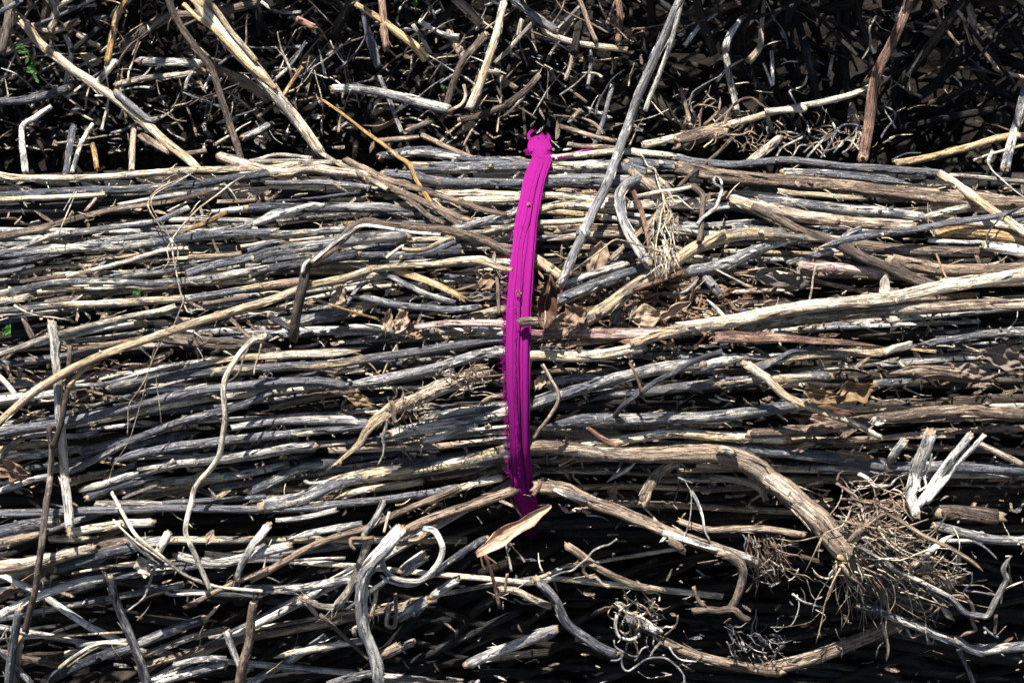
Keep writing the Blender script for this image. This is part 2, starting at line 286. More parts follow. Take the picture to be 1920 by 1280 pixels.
# ---------------------------------------------------------------- every stick: name bark width flags | traced course | label
# flags: h height above the pile in mm, f flattened, p0 p1 pointed, y0 y1 frayed, o0 o1 hollow, n no knots; '+' = a part of the stick above it
STICKS = r'''
@ sticks tied in the magenta bound bundle
twig c 55 h3 | A -40,170 60,200 250,205 490,203 750,195 950,178 1200,160 1400,148 1650,142 1882,140 2100,110 | long cream stick forming the bundle's top edge left of the ribbon
twig g 66 h2 | A -40,335 200,315 490,298 700,290 900,283 1300,262 1550,220 1720,190 B 60,175 200,150 | rough charcoal stick directly under the cream top edge stick
twig s 42 h0 | A -40,358 200,345 420,338 560,330 740,318 | straw stick under the rough charcoal one at the left edge
reed b 52-30 h6 f p1 | A -40,620 200,575 350,540 560,480 800,420 1000,395 1200,368 1530,285 | flat brown reed blade curving up across the upper left
twig g 46 h3 | A 60,725 160,690 250,650 350,610 580,580 800,548 1100,512 1200,470 1330,412 | grey stick below the flat brown reed blade
twig w 44 h0 | A -30,635 130,632 290,628 420,625 | bluish white stick end at the left edge below the brown blade
twig g 66 h4 | A -40,745 150,735 300,712 430,708 620,690 800,685 1000,672 1150,652 1400,612 1600,595 1882,590 B 130,580 | grey stick passing behind the knotted grass string
twig w 50 h1 | A 500,690 640,662 800,640 1000,612 1180,600 1300,585 | pale stick lying just above the grey stick behind the grass knot
twig g 55 h2 | A 1240,628 1450,590 1700,550 1882,490 B 90,455 200,425 | grey stick rising to the right from the grass knot
twig d 52 h1 p1 | A -30,812 120,798 350,752 480,715 | bluish black stick at the left edge with a slanted end
twig s 34 h6 | A 470,895 620,860 750,828 880,795 1000,760 1150,712 1330,698 | thin straw grey twig slanting below the grass knot's left side
twig g 60 h4 | A -30,1022 120,1000 250,968 400,935 520,930 700,930 830,932 1000,948 1150,945 1400,918 1650,880 1882,838 | long grey stick with cream patches running above the hollow reed
twig b 40 h-4 | A 150,935 300,915 500,890 700,900 | dull tan stick half hidden above the long grey one
twig m 62 h3 | A 1330,875 1500,820 1680,790 1882,740 B 120,720 | yellow and grey stick at the right of the grass string
twig b 44 h3 | A 1330,762 1500,756 1640,742 1700,735 | short tan stick ending in a knob right of the grass string
reed s 52 h5 o1 | A -40,1082 60,1068 205,1040 | hollow cut straw reed with its open mouth at the left edge
twig m 54 h5 | A -40,1137 150,1132 300,1112 450,1100 600,1095 780,1085 950,1070 1150,1062 1350,1048 1600,1012 1830,968 | cream and grey stick below the hollow straw reed
twig s 46 h5 | E -40,252 150,188 330,118 480,82 650,36 A 900,1180 1150,1140 1240,1108 | straw stick crossing over the top of the upright pale twig
twig w 38 h2 | E 250,170 480,118 700,66 940,18 | white stick beside the upright pale twig's top
pole c 17 h30 | F -10,800 62,735 117,701 176,671 235,650 294,630 382,600 470,574 514,562 B 310,978 500,938 650,905 780,862 | long pale pole slanting up from the left edge towards the arched stem
twig b 30 h-4 | A 600,440 660,370 680,345 | small pale chip of stick standing between brown blade and charcoal stick
twig g 36 h-3 | A 1000,560 1200,552 1380,548 | short grey stick behind the grass string's left strand
twig w 42 h2 | A 1500,445 1650,428 1882,405 B 100,402 | white stick at the right of the grass string's upper strand
reed o 38 h4 f p0 | A 1290,580 1420,530 1550,465 1600,445 | orange straw blade lying between grass string and white stick
twig g 42 h0 | A 1200,500 1400,495 1700,500 1882,520 | weathered grey stick beneath the orange straw blade
twig b 36 h-2 | A 1540,370 1700,365 1800,355 | short brown stick high in the upper left near the arch
twig g 40 h-4 | A 840,395 1100,345 1400,300 1540,285 | mould spotted stick under the brown reed blade tip
twig s 30 h-3 | A 1700,685 1800,672 1882,668 B 60,655 230,635 | thin straw twig right of the grass string middle
twig d 42 h-4 | A 820,905 1000,880 1250,850 1420,812 | dark stick hidden behind the grass string's lower half
twig m 45 h-3 | A -30,880 110,855 240,822 | yellowish split straw end at the left edge above the long grey stick
twig b 24 h2 | A 560,815 620,850 660,900 | small forked brown rootlet in the gap left of the grass string
+side_branch b 18 h2 | A 620,850 700,770 750,745
twig w 28 h-2 f p1 | A 690,835 740,785 760,765 | tiny pale splinter in the gap left of the grass string
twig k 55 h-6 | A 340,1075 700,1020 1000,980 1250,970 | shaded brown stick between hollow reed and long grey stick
twig s 30 h1 | A 300,985 500,975 700,985 880,965 | faint straw twig under the long grey stick
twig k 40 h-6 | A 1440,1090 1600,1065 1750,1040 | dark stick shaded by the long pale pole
twig b 85 h3 n | A 1560,60 B 180,172 300,150 420,140 560,165 700,175 790,190 | thick dusty brown stump end under the bundle's top edge
twig s 11 h9 | F 582,272 B 430,5 560,92 680,148 800,212 930,285 | brown straw twig slanting down from the bundle's top edge
twig b 58-38 h11 | B 640,80 800,160 900,205 1000,242 1200,290 1400,362 1600,428 1770,462 | long tan twig slanting down towards the ribbon's upper part
twig b 58-40 h8 | B 790,215 900,252 1000,292 1170,365 1350,440 1440,478 1520,505 | brown twig slanting parallel below the long tan one
twig k 40 h4 | B 1000,310 1100,372 1150,405 1200,470 1260,495 1330,520 | dark piebald twig under the two slanting twigs
twig b 44 h5 | B 1210,380 1320,452 1430,532 | short brown twig ending above the arched stem
blade o 5-11 h30 f p0 n | F 598,183,10 640,212,40 680,243,45 725,276,35 B 1000,50,28 1080,105,24 1130,215,16 1190,310,10 1235,375,6 | bent dark golden blade of dry grass crossing the bundle's top edge
twig w 55 h4 | B 930,45 1130,22 1280,38 1420,58 1560,80 1700,82 1882,76 C 60,75 | white and grey stick on the top edge just left of the ribbon
twig g 46 h7 | Q 220,880 430,840 550,855 640,885 800,905 900,905 1060,915 | grey knobbly stick along the skyline left of the ribbon's knot
twig m 88 h3 | B 1090,128 1250,135 1400,132 1600,132 1750,128 1882,122 C 60,118 130,122 300,132 500,125 620,118 740,115 860,142 950,170 | thick yellow and grey stick passing under the ribbon's top
twig m 74 h4 | B 920,175 1050,188 1200,212 1350,232 1500,240 1700,242 1882,238 | mottled yellow stick below the thick one left of the ribbon
twig w 96 h5 | C 195,232 330,232 480,222 560,218 640,222 760,228 870,232 1000,250 | thick white grey stick just right of the ribbon's upper part
twig s 58 h5 | B 1180,312 1350,318 1500,312 1700,318 1882,322 C 50,325 220,330 | white straw stick entering the ribbon's left side below the mottled ones
twig s 52 h3 | B 1480,358 1650,358 1882,350 C 60,345 250,325 420,338 600,358 740,372 | cracked straw stick right of the ribbon under the thick white one
twig s 44 h4 | B -40,92 120,88 250,84 420,92 600,96 | cream stick end above the dusty brown stump
twig s 32 h6 | A 1640,115 1882,60 B 90,42 220,42 390,64 | thin straw twig along the skyline above the cream stick
twig w 62 h1 | A 1700,190 1882,175 B 80,165 200,150 | pale split stick left of the dusty brown stump
twig w 42 h0 | B 80,238 250,240 420,232 560,245 700,258 800,272 | white stick in the shade line below the dusty brown stump
twig w 46 h8 | B -20,525 110,485 220,442 330,408 410,388 480,400 | pale twig rising to a knuckle left of the charcoal tapered stick
twig d 76 h4 p1 | A 1760,420 B 20,415 180,412 300,410 440,418 560,415 700,412 820,415 900,405 1000,420 1090,440 | charcoal stick with cream knuckle and tapered right end
twig m 56 h3 | A 1700,600 B 20,592 180,600 320,592 480,580 630,566 | cream and black stick ending behind the arched stem
twig g 46 h-1 p1 | A 1750,720 B 10,690 100,662 230,632 | short pointed grey stick left of the arched stem
twig g 84 h3 | A 1800,770 B 20,742 180,725 320,700 450,678 600,658 720,640 880,622 1050,612 | thick mould grey stick passing behind the arched stem's kink
twig m 50 h1 | B 60,790 200,768 400,745 560,748 720,745 920,745 | spotted stick beneath the thick mould grey one
twig d 72 h2 | A 1780,880 B 20,848 180,830 330,812 470,782 560,765 700,748 | bluish black stick pointing at the arched stem's kink
twig b 60 h0 | B 35,972 120,952 230,940 320,928 | tan stick end left of the arched stem's leg
stem b 66 h42 n | B 1830,752,14 1720,705,20 1640,658,26 1500,612,32 1350,572,38 1200,562,42 1050,548,46 900,535,50 820,512,52 760,520,52 690,555,50 600,640,48 520,715,46 410,790,44 | broken brown stem bent in an arch left of the ribbon
+hanging_leg k 68-74 h42 n | B 395,780,44 355,815,42 345,850,42 335,930,40 320,1000,36 300,1090,30 285,1150,26 275,1220,20 270,1275,16 G 265,130,10
+peeled_strip w 26 h46 f n | B 400,790,48 560,660,52 660,590,56 750,540,57 900,552,54 1100,585,48 1300,600,44
+torn_fibres w 26 h48 | B 330,870,47 345,810,49 380,780,48 400,800,46
twig w 60 h6 | B 1400,560 1500,540 1600,512 1720,482 1840,448 C 60,420 | pale stick rising into the ribbon above the arched stem
twig s 46 h5 | B 1440,612 1520,592 1650,578 1820,545 C 60,530 | straw stick below the pale one rising into the ribbon
stem c 46 h18 y0 n | B 800,845 900,832 1000,825 1120,820 1250,812 1350,802 1450,790 1560,790 1640,810 1720,835 1800,855 | splintered peach coloured stalk meeting the ribbon under the arched stem
+split_strand s 26 h20 f n | B 1250,800 1400,775 1560,762 1620,770 1660,800
+split_strand s 22 h16 f n | B 800,850 880,850 1000,842 1150,825
reed o 62-44 h12 f | B 960,850 1060,872 1150,902 1250,945 1350,985 1480,1065 | orange split reed under the splintered peach stalk
twig g 44 h11 | B 840,852 920,880 1000,925 1100,972 1200,1022 1300,1052 1400,1082 | grey straw twig slanting below the orange split reed
twig m 72-46 h14 p0 | B 650,1030 760,1045 900,1082 1000,1100 1100,1112 1250,1118 1350,1140 1460,1130 1570,1112 | black and white piebald stick with a rounded left tip
twig o 22 h16 n | B 405,1055 500,1085 600,1120 720,1158 860,1198 | thin orange twig with a blunt tip right of the arch's leg
twig s 28 h6 n | B 920,765 960,735 1035,682 | small pale chip above the splintered stalk
twig s 32 h7 n | B 1035,702 1120,712 1210,698 1300,652 1390,622 | cream twig curling below the arched stem
twig g 42 h4 | B 1050,742 1180,732 1290,712 1400,650 | bent pale twig beside the cream curling one
twig d 54 h2 | B 1040,762 1200,742 1440,725 | dark stick under the arched stem near the ribbon
twig b 28 h10 n | B 1692,860 1705,950 1708,1050 1715,1160 | short tan twig hanging upright left of the ribbon
twig s 62 h6 | B 1450,1200 1560,1172 1640,1150 1760,1122 | pale peeled stick end against the ribbon's left side
reed p 42-90 h17 f | B 1130,1252 1300,1228 1450,1220 1600,1228 1760,1230 H 60,82 130,100 300,98 440,95 800,92 1180,88 | long pinkish flat reed running beneath the ribbon
reed r 100-26 h17 f p1 | H 1440,118 1520,125 1700,130 I 20,118 200,132 400,150 600,160 800,172 900,188 | reddish brown flat reed right of the forked pole
reed o 26 h5 f n | I 1080,202 1160,212 1262,222 | small orange tipped reed end beyond the split straw reed
twig g 80 h0 | B 310,1215 420,1190 560,1172 680,1152 | grey stick in shade right of the arch's leg
twig d 52 h1 | B 100,1175 180,1222 250,1275 | short dark stick slanting left of the arch's foot
twig s 44 h8 | G 665,52 760,42 840,52 920,62 | pale twig under the curled brown leaves
twig s 36 h0 | B 1130,640 1250,635 1400,640 | orange brown sliver in shade under the arched stem
twig m 46 h0 | B 1330,900 1450,910 1600,935 1700,950 | grey weathered stick close to the ribbon under the splintered stalk
twig b 70 h2 | B 640,925 760,890 880,880 | dull brown stick end behind the splintered stalk's left end
twig g 32 h5 n | B 640,1090 700,1000 750,940 | thin tan twig slanting behind the black and white stick
twig s 52 h7 | C 285,62 400,52 500,40 620,28 740,12 880,20 1000,28 1150,55 1250,75 1340,98 | yellow stick along the skyline right of the ribbon's knot
twig m 58 h8 | C 1180,68 1300,92 1450,108 1600,118 1720,95 1882,85 D 60,90 180,72 240,75 380,95 500,112 700,130 1000,148 1160,158 1290,172 | long knotty stick along the top edge right of the leaning twig
twig s 42 h5 | D 1360,185 1500,192 1650,208 1920,235 | straw stick at the right end of the top edge
twig b 98 h6 | C 1180,130 1350,165 1500,190 1700,212 1882,228 D 150,225 320,238 500,252 650,265 800,285 950,305 1100,332 1300,352 1500,372 1700,378 1920,385 | thick knotty tan stick running from the shaggy tuft to the right edge
twig g 76 h2 | C 830,98 960,102 1100,118 1200,132 | dark blotched stick behind the leaning twig's right side
twig g 70 h3 p1 | D 200,162 350,172 500,182 650,190 800,208 950,222 1090,245 | grey stick with tapered end above the thick knotty tan stick
twig s 44 h2 p1 | D 150,298 300,318 420,322 600,338 780,352 | straw splinter below the thick knotty tan stick
twig g 84 h2 | D 20,360 150,375 300,392 450,412 700,432 850,445 1000,462 1160,482 | gritty grey stick in the right upper part
twig b 86 h4 | D -40,392 100,420 230,455 330,478 440,500 600,512 700,522 850,535 1000,542 1090,548 | smooth tan stick with a grey left half in the right upper part
twig k 62-80 h16 | D -20,412 80,450 200,520 300,575 420,620 500,642 600,690 700,742 800,790 900,822 980,862 1050,892 1150,935 1240,968 | dark frayed stick slanting down to the long tan pole
reed c 66-58 h18 o0 | D 1292,172 1340,205 1400,242 1480,300 1550,362 1620,410 1700,452 1800,532 1900,600 | yellow hollow reed slanting down at the upper right
strip w 9 h14 f n | F 1862,283 D 1640,60 1632,95 1660,150 1725,212 1800,278 1890,345 | twisted pale bark strip at the right edge near the skyline
twig g 58-44 h20 p0 | D 430,690 520,665 610,640 720,622 850,598 960,585 1100,570 1250,540 1400,512 1550,492 1700,470 1800,450 1900,422 | purplish grey twig with a side fork crossing the right upper part
+side_branch g 38 h20 | D 600,625,20 650,590,22 725,558,24
twig s 58 h3 p0 | D 1110,505 1250,465 1350,438 1480,412 | pale tan stick end near the dark root clump
twig o 90 h3 | D 1270,585 1400,578 1520,580 1650,598 1760,615 1920,655 | ochre stick crossing the right edge below the yellow hollow reed
twig w 72 h7 | D 1610,678 1720,695 1800,710 1920,732 | white stick end at the right edge below the ochre stick
twig w 34 h4 n | D 1210,645 1350,652 1480,658 1570,655 1630,680 | thin white stick lying left of the white stick end
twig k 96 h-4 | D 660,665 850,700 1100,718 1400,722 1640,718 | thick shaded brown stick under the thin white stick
twig p 76 h3 | D 320,830 430,828 520,830 620,842 720,855 860,885 | pinkish tan stick with a sawn left end
twig b 100 h2 | D 960,790 1080,820 1200,842 1400,862 1560,858 1680,850 1920,832 | thick tan grey stick above the long tan pole at the right
twig m 46 h1 | D 220,805 320,775 440,735 560,705 680,710 820,745 | splintered pale twig left of the dark slanting frayed stick
twig r 15 h22 n | D 1262,738 1290,810 1320,880 1345,930 | thin red brown stalk standing on the long tan pole
twig s 15 h20 n | D 410,820 395,900 385,980 368,1065 | thin pale straw standing on the left of the long tan pole
twig d 13 h24 n | D 1890,400 1800,435 1720,480 1660,545 1625,600 1618,650 1630,690 | thin black tendril arching at the right edge
twig s 28 h14 n | D 290,838 291,880 289,922 | short yellow straw stub standing in the shaded leaf hollow
pole c 98 h18 | H 1180,58 1330,40 1450,20 1600,2 D 20,1175 250,1122 400,1108 600,1088 750,1075 880,1062 1000,1045 1100,1022 1200,992 1300,965 1420,948 1500,938 1650,918 1750,905 1930,872 | long thick tan pole sweeping up to the right edge
pole b 92 h11 | H 1640,62 1750,30 C 1790,1240 D 0,1238 150,1212 300,1195 450,1178 600,1158 800,1132 900,1128 1050,1125 1200,1120 1350,1108 1500,1095 1650,1098 1920,1092 | dusty pinkish tan pole right below the long thick tan one
stem c 84 h14 | H 60,255 130,248 250,248 330,256 420,262 500,264 600,252 700,238 800,215 910,190 | pale cracked stem running from the ribbon to a break
pole c 72-84 h18 | H 860,165 930,142 1040,105 1130,80 1200,58 1260,55 | white broken pole tip above the cracked stem
stem k 30 h6 n | C 1660,800 1500,830 1300,870 1150,900 900,960 | dark split twig beneath the big fibrous stem
stem s 92 h20 y0 | C 490,1232 600,1165 700,1102 780,1030 860,962 980,908 1100,852 1160,790 1220,722 1320,672 1420,632 1520,605 1640,592 1760,588 1882,590 D 80,600 160,605 | big fibrous tan stem bent upward right of the ribbon
+split_strand s 50 h22 p1 n | D 120,602 200,610 300,622 440,642
+peeled_strip r 30 h24 f n | C 860,985 1000,945 1120,900 1220,850
twig g 92 h10 | C 330,1068 450,1010 600,950 700,912 800,882 900,860 1000,835 1100,795 | grey cream stick leading up from the ribbon under the fibrous stem
twig w 58 h8 | C 355,958 430,928 510,895 600,868 720,838 790,818 | pale knotty stick just above the grey cream stick
twig w 84 h9 | C 1210,868 1320,848 1420,842 1500,822 1560,785 1640,742 1760,702 1882,660 D 100,650 250,625 320,600 | weathered pale stick right of the big fibrous stem
twig w 18-19 h60 n | F 1279,-8,95 1262,30,88 1240,80,80 1220,125,72 1200,170,66 1183,220,60 1165,268,54 1152,305,50 1138,345,46 1122,378,42 1106,408,38 1094,438,34 1082,462,30 1066,498,24 1050,534,16 | tall grey white twig leaning across the bundle right of the ribbon
+side_branch w 10 h80 n | F 1278,0,94 1270,35,90 1258,80,84 1246,115,78 1228,160,72 1216,190,68 1210,208,66
+node w 27 h30 n | F 1095,435,34 1092,441,33
twig k 8.5 h26 n | F 1412,205,-20 R 310,740,0 200,860,8 80,960,12 C 1300,150,14 1230,210,14 1170,272,12 | dark straw twig slanting down left from the rear root crown
stem w 70-88 h34 n | C 890,205 830,232 785,268 755,320 752,380 765,440 785,510 810,570 835,615 870,670 910,735 955,795 | hooked pale stem bent over like a cane
stem r 40 h28 n | C 860,300 875,340 900,400 925,480 945,560 960,620 972,690 990,780 | thin red brown stalk inside the hooked pale stem
stem b 64 h30 y1 n | C 845,165 900,208 960,250 1010,290 1060,300 1090,330 | twisted dusty stem above the shaggy fibre tuft
twig s 34 h34 n | C 885,335 950,318 1050,300 1150,288 1260,268 | cream twig bridging from hooked stem to dark bent stem
stem k 46 h34 n | C 1240,255 1290,272 1335,305 1350,345 1345,420 1340,500 1330,580 1320,650 | dark bent stem hanging down at the end of the cream bridge twig
tendril w 26-18 h40 n | C 1310,530 1330,500 1370,465 1410,435 1440,405 1460,360 1470,320 1482,285 1470,262 1440,252 1425,228 1428,200 1450,195 1472,215 1482,245 | white tendril with a curled loop at its tip
+side_branch w 28 h38 n | C 1375,460 1420,428 1470,412 1530,405
twig s 26 h30 n | C 1330,672 1390,635 1450,600 1500,575 | tan twig leading to the curled husk
twig s 66 h8 | C 190,425 250,398 330,385 450,392 600,402 720,405 850,398 1000,385 1180,378 1350,368 | long straw stick right of the ribbon with a slanted cut
twig s 42 h5 | C 185,520 300,518 420,512 560,500 | brown straw stick right of the ribbon under the slanted cut one
twig k 68 h3 | C 340,572 480,565 620,560 800,572 | brown split slab between ribbon and hooked stem
twig b 54 h5 p0 | C 245,645 360,625 480,605 640,602 840,592 | smooth pointed tan splint below the brown slab
straw s 13 h44 n | C 308,945,26 400,880,34 500,805,42 620,720,50 730,640,56 850,665,52 980,702,46 1085,738,40 | very thin straw bent in a peak right of the ribbon
twig b 42 h14 n | C 695,775 760,715 850,632 930,560 1000,492 1045,430 | thin tan twig slanting behind the hooked stem
twig g 46 h4 | C 690,785 770,762 860,735 940,720 | grey twig under the foot of the hooked stem
twig b 19 h30 n | F 978,604 C 110,1212 170,1215 250,1222 310,1235 | stubby tan twig end poking across the ribbon
twig w 28 h14 p0 n | C 1375,1055 1430,1110 1505,1185 | short white splinter standing above the long tan pole
straw s 14 h30 n | C 1340,810 1420,840 1500,880 1600,930 1690,978 | thin pale straw slanting below the weathered pale stick
twig g 70 h4 | C 1360,900 1420,965 1460,1020 | short grey stub pointing down beneath the weathered pale stick
twig w 30 h8 p1 n | C 1140,1015 1210,1005 1270,965 1320,905 | slim curved pale twig in the leaf litter
twig s 72 h4 | C 160,760 220,800 290,850 350,905 | weathered pale stick end against the ribbon's right side
twig m 60 h4 | C 1560,370 1680,410 1800,470 1920,530 | straw stick under the white tendril heading to the right
twig g 50 h2 | C 1560,340 1700,375 1882,440 | grey stick above the straw stick under the white tendril
twig g 64 h1 | C 1580,560 1680,560 1790,575 | short grey stick behind the curled husk
twig b 52 h0 | C 480,690 560,680 640,700 | dull stick chip under the leaning grey twig
twig w 40 h3 | C 640,480 800,500 960,540 1150,560 1320,590 | pale stick crossing behind the hooked stem's shank
'''
